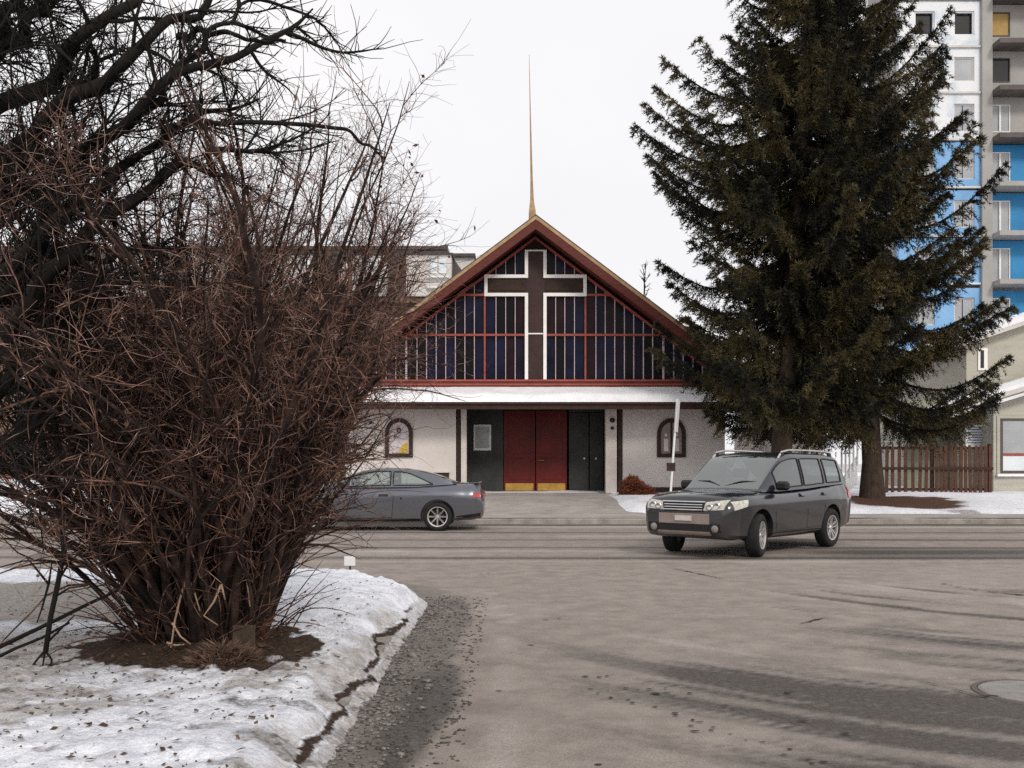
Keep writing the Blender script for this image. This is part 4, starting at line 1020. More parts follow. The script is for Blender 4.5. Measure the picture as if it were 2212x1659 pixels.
# grey coupe on the far lane, seen from its left side, nose to the left (hidden by the shrub)
cq = thing('grey_coupe', (FX(809, 22.75)+.12, 22.75, 0), 'grey two-door coupe passing the church, nose hidden behind the shrub', 'car', 'cars on the street', world_parts=False, rotz=math.pi)
PC = dict(paint=M['paint_coupe'], glass=M['cglass_pale'], screen_mat=M['cglass_pale'], crown=.03, w=.90, tr=.318, tw=.23, rim=.225, track=1.56, arch=.375, axles=(1.385, -1.385), steer=0, spokes=8, spread=0.0, spw=.085,
    body=[(-2.40,.40,.62,.78,.66,.56), (-2.37,.31,.66,.90,.76,.64), (-2.26,.26,.72,1.00,.83,.70), (-1.95,.23,.76,1.035,.88,.74), (-1.385,.21,.775,1.02,.905,.78), (-.7,.19,.77,.985,.905,.80), (.3,.185,.755,.965,.905,.80), (1.0,.19,.735,.955,.90,.79), (1.385,.20,.71,.905,.895,.76), (1.9,.21,.655,.82,.86,.70), (2.2,.24,.60,.73,.77,.60), (2.31,.30,.56,.65,.66,.50), (2.34,.38,.52,.59,.58,.44)],
    cabin=[(-1.80,1.035,1.045,.74,.58), (-1.62,1.02,1.115,.765,.61), (-1.3,1.00,1.235,.79,.625), (-.95,.975,1.325,.80,.62), (-.5,.965,1.372,.805,.61), (-.05,.96,1.378,.805,.61), (.3,.955,1.33,.80,.61), (.62,.95,1.215,.79,.62), (.95,.945,1.075,.775,.64), (1.18,.94,.962,.76,.66)],
    tl=([-1.27,-1.05,-.75,-.55],[.12,.38,.60,.64]), side_windows=[(-1.27,-.40), (-.34,.84)], screen=(.28,1.13), rear=(-1.70,-.98), seats=[(-.28,.37), (-.28,-.37)], wheel_pos=(.30,.37,1.0))
C = build_car(cq, PC)
for s in (1, -1):
    seam(cq, C['side'], [(-.38, .30), (-.40, .55), (-.42, .78), (-.37, .93)], s)
    seam(cq, C['side'], [(1.0, .30), (1.02, .55), (1.0, .78), (.96, .90)], s)
    seam(cq, C['side'], [(-.38, .30), (0, .29), (.5, .29), (1.0, .30)], s)
    C['patch']('door_handle', C['side'], [(-.30,.775), (-.10,.775), (-.10,.815), (-.30,.815)], M['black_trim'], 4, 2, arg=s, off=.03)
    C['patch']('tail_lamp', C['side'], [(-2.36,.735), (-2.16,.745), (-2.10,.83), (-2.33,.85)], M['lamp_red'], 5, 3, arg=s, off=.012)
    C['patch']('sill_trim', C['side'], [(-1.0,.215), (1.0,.215), (1.0,.275), (-1.0,.275)], M['black_trim'], 10, 1, arg=s, off=.012)
    C['patch']('rear_valance', C['side'], [(-2.33,.33), (-1.80,.26), (-1.80,.33), (-2.33,.40)], M['black_trim'], 5, 1, arg=s, off=.012)
    mr_ = obj('mirror', MB().bbox(.66, .80, s*.83-.0 if s > 0 else -1.02, 1.02 if s > 0 else -.83, .955, 1.07, .035), M['black_trim'], cq)
C['patch']('tail_lamp', C['front'], [(.40,.74), (.62,.74), (.60,.84), (.40,.85)], M['lamp_red'], 4, 2, arg=-1)
C['patch']('tail_lamp', C['front'], [(-.62,.74), (-.40,.74), (-.40,.85), (-.60,.84)], M['lamp_red'], 4, 2, arg=-1)
spv = []
for y in np.linspace(-.66, .66, 9): spv.append(y)
so_ = MB()
for k in range(8):
    a_, b_ = spv[k], spv[k+1]; ca_ = -.05*(a_/.66)**2; cb_ = -.05*(b_/.66)**2
    so_.add([(-2.34-ca_, a_, 1.085), (-2.12-ca_, a_, 1.045), (-2.12-cb_, b_, 1.045), (-2.34-cb_, b_, 1.085), (-2.33-ca_, a_, 1.06), (-2.12-ca_, a_, 1.02), (-2.12-cb_, b_, 1.02), (-2.33-cb_, b_, 1.06)], [(0,1,2,3),(7,6,5,4),(0,4,5,1),(2,6,7,3),(3,7,4,0)])
obj('spoiler', so_, M['paint_coupe'], cq, sharp=30)

# dark off-roader turning out of the cross street
sa = W(1637, 1200, 15.9)  # near front wheel
HD = math.atan2(-1, -1) + R(3)
fwd = Vector((math.cos(HD), math.sin(HD), 0)); left = Vector((-math.sin(HD), math.cos(HD), 0))
origin = Vector((sa[0], sa[1], 0)) - fwd*1.307 - left*.80
sv = thing('dark_off_roader', origin, 'dark blue-grey estate off-roader turning towards the viewer in front of the spruces', 'car', 'cars on the street', world_parts=False, rotz=HD)
PS = dict(paint=M['paint_suv'], glass=M['cglass_suv'], screen_mat=M['wscreen_suv'], crown=.035, w=.89, tr=.345, tw=.225, rim=.225, track=1.54, arch=.415, axles=(1.307, -1.307), steer=R(14), spokes=5, spread=.26, spw=.055,
    body=[(-2.27,.48,.78,.98,.66,.60), (-2.24,.40,.82,1.06,.76,.68), (-2.10,.34,.86,1.12,.83,.755), (-1.7,.30,.88,1.125,.875,.79), (-1.307,.28,.89,1.105,.888,.80), (-.5,.26,.88,1.06,.885,.805), (.4,.26,.87,1.035,.885,.805), (1.0,.27,.86,1.03,.888,.80), (1.307,.28,.865,1.03,.89,.79), (1.75,.29,.845,1.01,.875,.77), (2.03,.31,.80,.975,.83,.72), (2.16,.34,.74,.925,.765,.65), (2.22,.40,.68,.84,.69,.58)],
    cabin=[(-2.21,1.115,1.13,.74,.65), (-2.13,1.12,1.36,.76,.655), (-2.03,1.12,1.52,.78,.655), (-1.88,1.115,1.605,.79,.66), (-1.6,1.105,1.645,.795,.66), (-1.0,1.085,1.67,.80,.66), (-.5,1.06,1.675,.80,.66), (.05,1.045,1.66,.80,.66), (.34,1.035,1.59,.80,.66), (.66,1.03,1.38,.79,.67), (.95,1.03,1.16,.775,.68), (1.12,1.025,1.04,.77,.68)],
    side_windows=[(-1.84,-1.24), (-1.12,-.36), (-.28,.62)], screen=(.30,1.07), rear=(-2.17,-1.98), seats=[(-.15,.36), (-.15,-.36), (-1.05,.36), (-1.05,-.36)], wheel_pos=(.42,.36,1.06))
S = build_car(sv, PS)
for s in (1, -1):
    seam(sv, S['side'], [(-.33, .40), (-.33, .7), (-.33, 1.03)], s)
    seam(sv, S['side'], [(.80, .42), (.84, .7), (.80, .98)], s)
    seam(sv, S['side'], [(-.95, .50), (-1.0, .78), (-1.16, 1.05)], s)
    seam(sv, S['side'], [(-.9, .40), (0, .385), (.80, .40)], s)
    for x in (-.24, -1.08):
        C_ = S['patch']('door_handle', S['side'], [(x,.945), (x+.19,.945), (x+.19,.985), (x,.985)], M['paint_suv'], 4, 2, arg=s, off=.035)
    S['patch']('sill_trim', S['side'], [(-.92,.285), (.92,.285), (.92,.37), (-.92,.36)], M['black_trim'], 10, 1, arg=s, off=.012)
    y0, y1 = (.80, 1.02) if s > 0 else (-1.02, -.80)
    obj('mirror', MB().bbox(.60, .74, y0, y1, 1.05, 1.20, .04), M['black_trim'], sv)
    # roof rail
    rl = [S['sect'](x, .74) for x in np.linspace(-1.7, .15, 9)]
    pts = [(p[0], s*(p[1]-.02), p[2]+.075) for p in rl]; pts = [(pts[0][0]-.12, pts[0][1], pts[0][2]-.10)] + pts + [(pts[-1][0]+.14, pts[-1][1], pts[-1][2]-.11)]
    rr_ = obj('roof_rail', MB().tube(pts, .018, 6), M['alloy'], sv)
    for k in (1, 5, 9): obj('rail_foot', MB().box(pts[k][0]-.05, pts[k][0]+.05, pts[k][1]-.02, pts[k][1]+.02, pts[k][2]-.085, pts[k][2]-.01), M['black_trim'], rr_)
    # head lamp wraps round the corner
    hl = S['patch']('headlight', S['front'], [(s*.36,.755), (s*.70,.775), (s*.735,.93), (s*.40,.89)], M['lamp_clear'], 10, 4, arg=1, off=.014)
    for hy, hz_, hr in ((.47, .815, .052), (.585, .835, .060)):
        hp_ = S['front']([(s*hy, hz_)], 1, .004)[0]
        obj('lamp_reflector', MB().lathe([(0, .020), (hr*.55, .018), (hr*.6, .024), (hr, .022), (hr*1.05, 0)], 16, 'x', hp_), M['chrome'], hl, smooth=True)
    S['patch']('indicator', S['side'], [(1.78,.82), (2.08,.765), (2.08,.90), (1.72,.925)], M['lamp_clear'], 8, 3, arg=s, off=.010, parent=hl)
    # fog lamp
    fy = s*.56
    S['patch']('fog_recess', S['front'], [(fy-.11,.40), (fy+.10,.42), (fy+.08,.55), (fy-.11,.55)], M['black_trim'], 5, 4, arg=1, off=.010)
    fp = S['front']([(fy, .475)], 1, .0)[0]
    fl_ = obj('fog_lamp', MB().lathe([(0, .035), (.045, .030), (.058, .018), (.062, 0)], 16, 'x', fp), M['iron'], sv, smooth=True)
    S['patch']('tail_lamp', S['side'], [(-2.20,.86), (-2.02,.86), (-2.02,1.06), (-2.17,1.06)], M['lamp_red'], 3, 4, arg=s, off=.012)
gr = S['patch']('grille', S['front'], [(-.35,.735), (.35,.735), (.39,.885), (-.39,.885)], M['black_trim'], 12, 4, arg=1, off=.012)
for z in (.765, .805, .845):
    obj('grille_bar', MB().tube(S['front']([(y, z) for y in np.linspace(-.35, .35, 9)], 1, .020), .009, 5), M['chrome'], gr)
obj('grille_trim', MB().tube(S['front']([(y, .888) for y in np.linspace(-.39, .39, 9)], 1, .018), .014, 5), M['chrome'], gr)
S['patch']('bumper_panel', S['front'], [(-.46,.545), (.46,.545), (.46,.705), (-.46,.705)], M['bumper_reflection'], 12, 3, arg=1, off=.016)
S['patch']('lower_intake', S['front'], [(-.44,.435), (.44,.435), (.46,.535), (-.46,.535)], M['black_trim'], 12, 2, arg=1, off=.012)
S['patch']('skid_plate', S['front'], [(-.48,.365), (.48,.365), (.48,.425), (-.48,.425)], M['bumper_reflection'], 12, 2, arg=1, off=.018)
S['patch']('number_plate', S['front'], [(-.15,.59), (.15,.59), (.15,.67), (-.15,.67)], M['plate'], 4, 2, arg=1, off=.034)
# bonnet creases and wipers
for s in (1, -1):
    obj('wiper', MB().tube([(1.02, s*.05, 1.115), (.93, s*.30, 1.195), (.90, s*.55, 1.19)], .010, 4), M['black_trim'], sv)
# ------------------------------------------------------------------ vegetation
M['spruce'] = mat('spruce_needles', (.135,.108,.040), (.009,.0095,.006), .8, .7, lo=.45, hi=.70, detail=8)
M['bark'] = mat('bark', (.075,.052,.038), (.035,.025,.019), .95, 12, .8, 40, stretch=(1,1,.3))
M['bark_shrub'] = mat('bark_shrub', (.30,.15,.10), (.024,.013,.010), .9, 6.0, lo=.46, hi=.70)
M['bark_stem'] = mat('bark_stem', (.105,.058,.042), (.011,.007,.006), .9, 4.0, lo=.45, hi=.75)
M['twig_pink'] = mat('twig_pink', (.52,.32,.26), (.050,.026,.022), .9, 7.0, lo=.46, hi=.66)  # pale segments put the look of lit twigs into the colour
M['bark_pale'] = mat('bark_pale', (.42,.30,.22), (.24,.16,.11), .9, 6)
M['bark_black'] = mat('bark_black', (.014,.011,.009), (.007,.006,.005), .95, 3.0)
M['dry_leaf'] = mat('dry_leaf', (.14,.085,.05), (.06,.035,.022), .9, 4)
M['juniper'] = mat('juniper', (.20,.062,.030), (.09,.028,.016), .9, 3)

def unit(v): return v/(np.linalg.norm(v, axis=-1, keepdims=True) + 1e-9)
def blades(P, D, L, Wd, r):
    """needle blades: points P (n,3), directions D, lengths L, half widths Wd -> kite quads"""
    n = len(P); side = unit(np.cross(D, unit(r.standard_normal((n, 3)))))
    tip = P + D*L[:, None]; mid = P + D*(L*.42)[:, None]
    V = np.stack([P, mid + side*Wd[:, None], tip, mid - side*Wd[:, None]], 1).reshape(-1, 3)
    F = np.arange(4*n).reshape(-1, 4); return V, F

def spruce(name, base, H, reach, label, seed, h0=1.3, lean=(0, 0), step=.45):
    r = np.random.default_rng(seed)
    root = thing(name, base, label, 'tree', 'spruces')
    bx, by, bz = base
    th = np.linspace(-.15, H, 16)
    tp = np.stack([bx + lean[0]*(np.clip(th, 0, None)/H)**1.3 + .05*np.sin(th*.7+seed), by + lean[1]*th/H + .04*np.cos(th*.9), bz + th], 1)
    trd = .30*(1 - np.clip(th, 0, None)/H)**.8 + .012; trd[0] = .42
    tv, tf = tube_arrays([(tp, trd)], 12)
    link('trunk', raw_mesh('trunk', tv, tf), M['bark'], root, smooth=True)
    paths = []; SP = []; SD = []; SL_ = []; BP = []; BD = []; BL = []; BW = []
    h = h0
    zs, rs = np.array(reach).T
    Zv_ = np.array([0, 0, 1.0])
    while h < H - .3:
        nb = int(r.integers(5, 8))
        a0 = r.uniform(0, 6.28)
        for k in range(nb):
            az = a0 + k*2*np.pi/nb + r.normal(0, .25)
            hh = h + r.uniform(-.22, .22)
            Ln = float(np.interp(hh, zs, rs)) * r.choice([1.04, .96, .82, .6], p=[.25, .33, .25, .17]) * r.uniform(.92, 1.08)
            if Ln < .25: continue
            up = np.interp(hh/H, [0, .2, .5, .8, 1], [-.16, -.12, .02, .35, .9]) + r.normal(0, .07)
            m = 13; t = np.linspace(0, 1, m)
            out = np.array([np.cos(az), np.sin(az), 0]); sd_ = np.array([-np.sin(az), np.cos(az), 0])
            zc = up*Ln*t - .15*Ln*np.sin(t*np.pi)*(1 if hh < .75*H else .3) + .42*Ln*np.clip(t - .55, 0, None)**1.5
            wob = .07*Ln*np.sin(t*3 + r.uniform(0, 6))*t
            bp_ = np.array([np.interp(hh, th, tp[:, 0]), np.interp(hh, th, tp[:, 1]), bz + hh])
            ax = bp_ + out*(Ln*t)[:, None]*.97 + sd_*wob[:, None] + Zv_*zc[:, None]
            paths.append((ax, .05*(Ln/4)*(1 - t)**.8 + .006))
            ns = max(6, int(Ln*10)); tt = np.clip(.10 + .90*(np.arange(ns) + r.uniform(0, 1, ns))/ns, 0, 1); tt = np.repeat(tt, 2); s_ = np.tile([-1.0, 1.0], ns); kk = len(tt)
            p0 = np.stack([np.interp(tt, t, ax[:, i]) for i in range(3)], 1)
            dax = unit(np.stack([np.interp(np.minimum(tt+.05, 1), t, ax[:, i]) - np.interp(tt-.05, t, ax[:, i]) for i in range(3)], 1))
            bl = (.20 + .66*min(1, Ln/3.5)*(1 - tt)**.7*np.minimum(1, tt*3.2)) * r.uniform(.6, 1.3, kk)
            d = unit(dax*r.uniform(.5, .95, kk)[:, None] + sd_*(s_*r.uniform(.35, .95, kk))[:, None] + Zv_*r.uniform(-.95, .02, kk)[:, None])
            SP.append(p0); SD.append(d); SL_.append(bl)
            nn_ = int(Ln/.035); u_ = r.uniform(.2, 1, nn_)**.8; pts = np.stack([np.interp(u_, t, ax[:, i]) for i in range(3)], 1)
            BP.append(pts); BD.append(unit(r.standard_normal((nn_, 3))*.8 + out*1.0 + Zv_*.35)); BL.append(r.uniform(.09, .18, nn_)); BW.append(r.uniform(.010, .02, nn_))
        h += step*(1.0 + .3*(h/H)) * r.uniform(.75, 1.25)
    SP = np.concatenate(SP); SD = np.concatenate(SD); SL_ = np.concatenate(SL_)
    nn_ = 13; u_ = np.linspace(.02, 1, nn_)[None, :, None]
    pts = SP[:, None, :] + SD[:, None, :]*(SL_[:, None, None]*u_) - Zv_*(.34*SL_[:, None, None]*u_**2)
    for rep in range(4):
        dd = unit(r.standard_normal(pts.shape)*.85 + SD[:, None, :]*1.1 - Zv_*.15).reshape(-1, 3)
        q = pts.reshape(-1, 3) + .012*r.standard_normal((pts.shape[0]*nn_, 3)); n_ = len(q)
        BP.append(q); BD.append(dd); BL.append(r.uniform(.07, .17, n_)); BW.append(r.uniform(.007, .017, n_))
    tv, tf = tube_arrays(paths, 5)
    link('branches', raw_mesh('branches', tv, tf), M['bark_black'], root, smooth=True)
    v, f = blades(np.concatenate(BP), np.concatenate(BD), np.concatenate(BL), np.concatenate(BW), r)
    o = link('crown', raw_mesh('crown', v, f), M['spruce'], root); o['kind'] = 'stuff'
    return root

zA = float(HF(TAX, TAY)); zB = float(HF(TBX, TBY))
spruce('spruce_tree', (TAX, TAY, zA), 21.5, [(0,2.2), (2,2.4), (3.2,2.8), (4.6,3.8), (6.5,4.0), (9.3,4.7), (11.6,4.3), (14.6,2.9), (18,1.6), (21.5,.1)], 'taller of two dark spruces, nearest the church and behind the off-roader', 41, 2.75, (1.5, 0), .42)
spruce('spruce_tree', (TBX, TBY, zB), 19.5, [(0,3.4), (2.4,3.4), (3.8,3.8), (6.2,4.0), (8.4,4.5), (11,3.5), (14.0,2.5), (15.6,1.8), (19.5,.1)], 'dark spruce with a bare lower trunk in brown mulch, beside the picket fence', 57, 2.8, (-1.7, 0), .45)

# ---- generic curved growth for bare wood
def grow(r, p0, d0, L, n, wander=.25, bend=(0, 0, 0), kink=0.0):
    d = unit(np.array(d0, float)); pts = [np.array(p0, float)]; st = L/(n-1); b = np.array(bend, float)
    w = r.standard_normal(3)*wander
    for i in range(n-1):
        w = .6*w + .4*r.standard_normal(3)*wander*1.6
        d = unit(d + w*.5 + b*(1.0/n))
        pts.append(pts[-1] + d*st)
    return np.array(pts)
def at(path, t):
    x = t*(len(path)-1); i = int(min(x, len(path)-2)); f = x - i
    return path[i]*(1-f) + path[i+1]*f, unit(path[i+1] - path[i])

def growN(r, P0, D0, L, n, wander=.25, bend=(0, 0, 0)):
    """many shoots at once: (k,n,3)"""
    k = len(P0); d = unit(np.asarray(D0, float)); out = np.empty((k, n, 3)); out[:, 0] = P0
    st = (np.asarray(L)/(n-1))[:, None]; b = np.broadcast_to(np.asarray(bend, float), (k, 3)); w = r.standard_normal((k, 3))*wander
    for i in range(1, n):
        w = .6*w + .4*r.standard_normal((k, 3))*wander*1.6
        d = unit(d + w*.5 + b/n); out[:, i] = out[:, i-1] + d*st
    return out
def atN(paths, idx, t):
    m = paths.shape[1]; x = t*(m-1); i = np.minimum(x.astype(int), m-2); f = (x - i)[:, None]
    a_, b_ = paths[idx, i], paths[idx, i+1]; return a_*(1-f) + b_*f, unit(b_ - a_)
def taper(k, m, r0, r1, pw=1.0): return r1 + (np.asarray(r0)[:, None] - r1)*((1 - np.linspace(0, 1, m))**pw)[None]
def rv(r, n, s=(1, 1, 1)): return unit(r.standard_normal((n, 3))*np.array(s))

shr = thing('bare_shrub', (SHX, SHY, .25), 'large bare reddish-brown shrub fanning up from a soil patch in the snow', 'shrub')
r = np.random.default_rng(5)
zg = .22; NST = 430
aa = r.uniform(0, 2*np.pi, NST); rr = np.sqrt(r.uniform(0, 1, NST)); ax_ = rr*np.cos(aa); ay_ = rr*np.sin(aa)
b0 = np.stack([SHX + .44*ax_ + r.normal(0, .03, NST), SHY + .34*ay_, np.full(NST, zg - .06)], 1)
kx = np.where(ax_ < 0, .30, .17)
lean = np.stack([ax_*kx*r.uniform(.8, 1.15, NST) + r.normal(0, .05, NST), ay_*r.uniform(.15, .5, NST), np.ones(NST)], 1)
L = r.uniform(1.9, 3.2, NST); tall = (r.uniform(0, 1, NST) < .50) & (ax_ > -.40); L[tall] = r.uniform(3.2, 4.3, tall.sum())*(1 - .08*np.abs(ax_[tall])); L[::5] *= .62
mainp = growN(r, b0, lean, L, 16, .20, np.stack([ax_*np.where(ax_ < 0, .66, .12), ay_*.4, np.full(NST, .06)], 1))
r0 = r.uniform(.009, .036, NST)**1.0*(L/3.5)
_lim = SHX + .24 + .31*np.clip(mainp[:, :, 2], 0, 9); mainp[:, :, 0] = np.where(mainp[:, :, 0] > _lim, _lim + .22*(mainp[:, :, 0] - _lim), mainp[:, :, 0])
K2 = 4200; i2 = r.integers(0, NST, K2); t2_ = r.uniform(.0, 1, K2)**.8*.84 + .14; p, d = atN(mainp, i2, t2_)
sec = growN(r, p, d*.95 + rv(r, K2, (1, 1, .5))*(.38 + .4*t2_)[:, None], r.uniform(.30, 1.05, K2)*(1.15 - t2_*.5), 8, .42, np.stack([.1*ax_[i2], np.zeros(K2), np.full(K2, .28)], 1))
# low arching and broken shoots round the foot
KA = 110; aa2 = r.uniform(1.0, 6.1, KA); rd2 = r.uniform(.3, .56, KA)
low_ = growN(r, np.stack([SHX + rd2*np.cos(aa2), SHY + rd2*np.sin(aa2)*.72, np.full(KA, zg)], 1), np.stack([np.cos(aa2)*.55, np.sin(aa2)*.5, r.uniform(.5, 1.3, KA)], 1), r.uniform(.35, .95, KA), 8, .30, np.stack([np.cos(aa2)*.5, np.sin(aa2)*.4, np.full(KA, -.55)], 1))
sec = np.concatenate([sec, low_]); r2s = np.concatenate([np.maximum(r0[i2]*.40*(1 - t2_*.55), .0030), np.full(KA, .0065)])
K3 = 21000; pw = np.clip(sec[:, 4, 2] - .5, .10, 3.2)**1.4; i3 = r.choice(len(sec), K3, p=pw/pw.sum()); p, d = atN(sec, i3, r.uniform(.12, 1, K3))
ter = growN(r, p, d*.7 + rv(r, K3)*.85, r.uniform(.08, .40, K3), 6, .42, (0, 0, .25))
K4 = 11000; i4 = r.integers(0, K3, K4); p, d = atN(ter, i4, r.uniform(.3, .95, K4))
fin = growN(r, p, d*.6 + rv(r, K4), r.uniform(.04, .18, K4), 3, .2)
big = np.argsort(-r0)
for i in big[:40]:
    v, f = tube_stack(mainp[i:i+1], taper(1, 16, r0[i:i+1], .0025, .7), 6); link('stem', raw_mesh('stem', v, f), M['bark_stem'], shr, smooth=True)
rest = big[40:]
v, f = tube_stack(mainp[rest], taper(len(rest), 16, r0[rest], .0022, .7), 5); o = link('small_stems', raw_mesh('small_stems', v, f), M['bark_stem'], shr, smooth=True); o['kind'] = 'stuff'
v, f = tube_stack(sec, taper(len(sec), 8, r2s, .0016, .7), 4); o = link('twigs', raw_mesh('twigs', v, f), M['bark_shrub'], shr, smooth=True); o['kind'] = 'stuff'
v, f = join([tube_stack(ter, taper(K3, 6, r.uniform(.0015, .0026, K3), .0009), 3), tube_stack(fin, np.full((K4, 3), .0010), 3)]); o = link('fine_twigs', raw_mesh('fine_twigs', v, f), M['twig_pink'], shr); o['kind'] = 'stuff'
lp = ter[r.choice(K3, 1500, replace=False), -1]; n = len(lp)
v, f = blades(lp, unit(r.standard_normal((n, 3)) - np.array([0, 0, .5])), r.uniform(.025, .055, n), r.uniform(.006, .014, n), r)
o = link('dry_leaves', raw_mesh('dry_leaves', v, f), M['dry_leaf'], shr); o['kind'] = 'stuff'
# pale dead shoots in front
def px_path(pts, d): return np.array([W(x, y, dd) for (x, y), dd in zip(pts, d if np.ndim(d) else [d]*len(pts))])
for pp, dd in (([(405,1245),(390,1290),(378,1340),(370,1400),(360,1480*0+1388)], 6.55), ([(360,1388),(380,1394),(398,1392)], 6.55), ([(405,1245),(420,1280),(432,1320)], 6.6), ([(478,1262),(462,1300),(440,1330),(470,1350)], 6.6), ([(478,1262),(486,1295)], 6.6), ([(372,1345),(390,1375),(412,1392)], 6.55), ([(535,1255),(540,1310)], 6.6)):
    obj('dead_shoot', MB().tube(px_path(pp, dd), np.linspace(.009, .005, len(pp)), 5), M['bark_pale'], shr, smooth=True)

# ---- dark tree whose trunk stands just outside the left edge
dt = thing('dark_tree', (-4.35, 7.6, .15), 'nearly black tree leaning in from the left edge, limbs sweeping up over the shrub', 'tree')
r = np.random.default_rng(11)
tp = np.array([(-4.35, 7.6, .05), (-4.33, 7.58, .8), (-4.25, 7.5, 1.8), (-4.2, 7.45, 2.8), (-4.12, 7.4, 3.9), (-4.0, 7.4, 5.2), (-3.9, 7.4, 6.8)])
v, f = tube_arrays([(tp, np.array([.24, .2, .185, .17, .15, .12, .07]))], 12); link('trunk', raw_mesh('trunk', v, f), M['bark_black'], dt, smooth=True)
limbs = [([(-80,560),(10,450),(150,335),(300,237),(396,172),(550,88),(685,20)], 6.9, .050), ([(-60,430),(50,310),(150,220),(308,110),(440,0),(520,-70)], 7.1, .055),
         ([(-90,330),(60,200),(229,66),(330,-20),(400,-90)], 7.3, .055), ([(-60,840),(60,650),(180,520),(290,430),(380,362),(470,336),(585,325)], 6.8, .048),
         ([(-70,640),(80,520),(230,400),(330,320),(405,264),(541,211)], 6.9, .040), ([(-60,160),(60,60),(160,-40)], 7.2, .06),
         ([(-80,950),(40,800),(130,700),(220,640),(320,600)], 6.7, .035), ([(-60,240),(20,60),(60,-80)], 7.3, .06), ([(387,77),(450,70),(528,79),(616,92)], 7.0, .016),
         ([(396,262),(506,262),(640,270),(748,282),(805,326),(830,345)], 6.8, .011), ([(300,237),(380,150),(480,60),(560,-20)], 6.9, .022), ([(-80,1010),(20,940),(110,900),(200,880)], 6.6, .025), ([(-90,720),(30,560),(120,440),(180,330)], 7.0, .045)]
limbs += [([(-100,1080),(-20,1000),(60,900),(110,800),(150,700)], 6.9, .03), ([(-100,880),(-10,740),(60,620),(100,480),(120,360)], 7.1, .05), ([(-100,500),(0,400),(100,270),(190,180),(260,100)], 7.2, .04), ([(-100,700),(40,600),(160,560),(280,540),(360,520)], 6.9, .025)]
tws = []; tw2s = []; subs = []; subr = []
for li, (pts, d, rad) in enumerate(limbs):
    p = px_path(pts, [d*.86 + .2*math.sin(i*1.3 + li) for i in range(len(pts))])
    tt = np.linspace(0, 1, len(p)); t2 = np.linspace(0, 1, 36); kn = r.normal(0, min(.75*rad, .035), (14, 3))
    q = np.stack([crom(tt, p[:, i], t2) + crom(np.linspace(0, 1, 14), kn[:, i], t2) for i in range(3)], 1)
    v, f = tube_arrays([(q, 1.05*rad*(1 - t2)**.75*(1 + .07*r.standard_normal(36)) + .005)], 7); link('limb', raw_mesh('limb', v, f), M['bark_black'], dt, smooth=True)
    Ltot = np.linalg.norm(np.diff(q, axis=0), axis=1).sum(); thin = rad < .02
    if not thin:
        ks = int(Ltot*5); ts_ = r.uniform(.05, .95, ks); pp, dd = atN(q[None], np.zeros(ks, int), ts_)
        sub = growN(r, pp, dd*.9 + rv(r, ks, (.9, .8, .9))*.8, r.uniform(.35, 1.15, ks)*(1.2 - .6*ts_), 11, .34, (0, 0, .12))
        subs.append(sub); subr.append(r.uniform(.007, .015, ks))
        k2 = ks*16; i_ = r.integers(0, ks, k2); pp, dd = atN(sub, i_, r.uniform(.1, 1, k2))
        tw2s.append((growN(r, pp, dd*.9 + rv(r, k2)*.8, r.uniform(.06, .30, k2), 4, .34), np.full(k2, .7), True))
    k = int(Ltot*(6 if thin else (40 if pts[-1][0] < 300 else 16))); t = r.uniform(0, 1, k)**1.25
    pp, dd = atN(q[None], np.zeros(k, int), t)
    t1 = growN(r, pp, dd*1.15 + rv(r, k, (.8, .9, .7))*.7, r.uniform(.15, .70, k)*(1.15 - .80*t), 7, .18, (0, 0, .1))
    tws.append(t1)
    k2 = k*(3 if thin else 6); i_ = r.integers(0, k, k2); pp, dd = atN(t1, i_, r.uniform(.08, 1, k2))
    tw2s.append((growN(r, pp, dd*.9 + rv(r, k2)*.75, r.uniform(.05, .24, k2), 4, .2), t[i_], thin))
sub = np.concatenate(subs); v, f = tube_stack(sub, taper(len(sub), 11, np.concatenate(subr), .0028, .8), 5); o = link('branches', raw_mesh('branches', v, f), M['bark_black'], dt, smooth=True); o['kind'] = 'stuff'
tw1 = np.concatenate(tws); tw2 = np.concatenate([q[0] for q in tw2s])
dense = np.concatenate([q[0][(q[1] < .5)] for q in tw2s if not q[2]])
k3 = int(len(dense)*1.2); i_ = r.integers(0, len(dense), k3); pp, dd = atN(dense, i_, r.uniform(.05, 1, k3))
tw3 = np.stack([pp, pp + unit(dd*.8 + rv(r, k3))*r.uniform(.03, .09, k3)[:, None]], 1)
v, f = tube_stack(tw1, taper(len(tw1), 7, np.full(len(tw1), .0068), .0025), 4); o = link('twigs', raw_mesh('twigs', v, f), M['bark_black'], dt, smooth=True); o['kind'] = 'stuff'
v, f = join([tube_stack(tw2, taper(len(tw2), 4, np.full(len(tw2), .0036), .0018), 3), tube_stack(tw3, taper(k3, 2, np.full(k3, .0034), .0018), 3)]); o = link('fine_twigs', raw_mesh('fine_twigs', v, f), M['bark_black'], dt); o['kind'] = 'stuff'
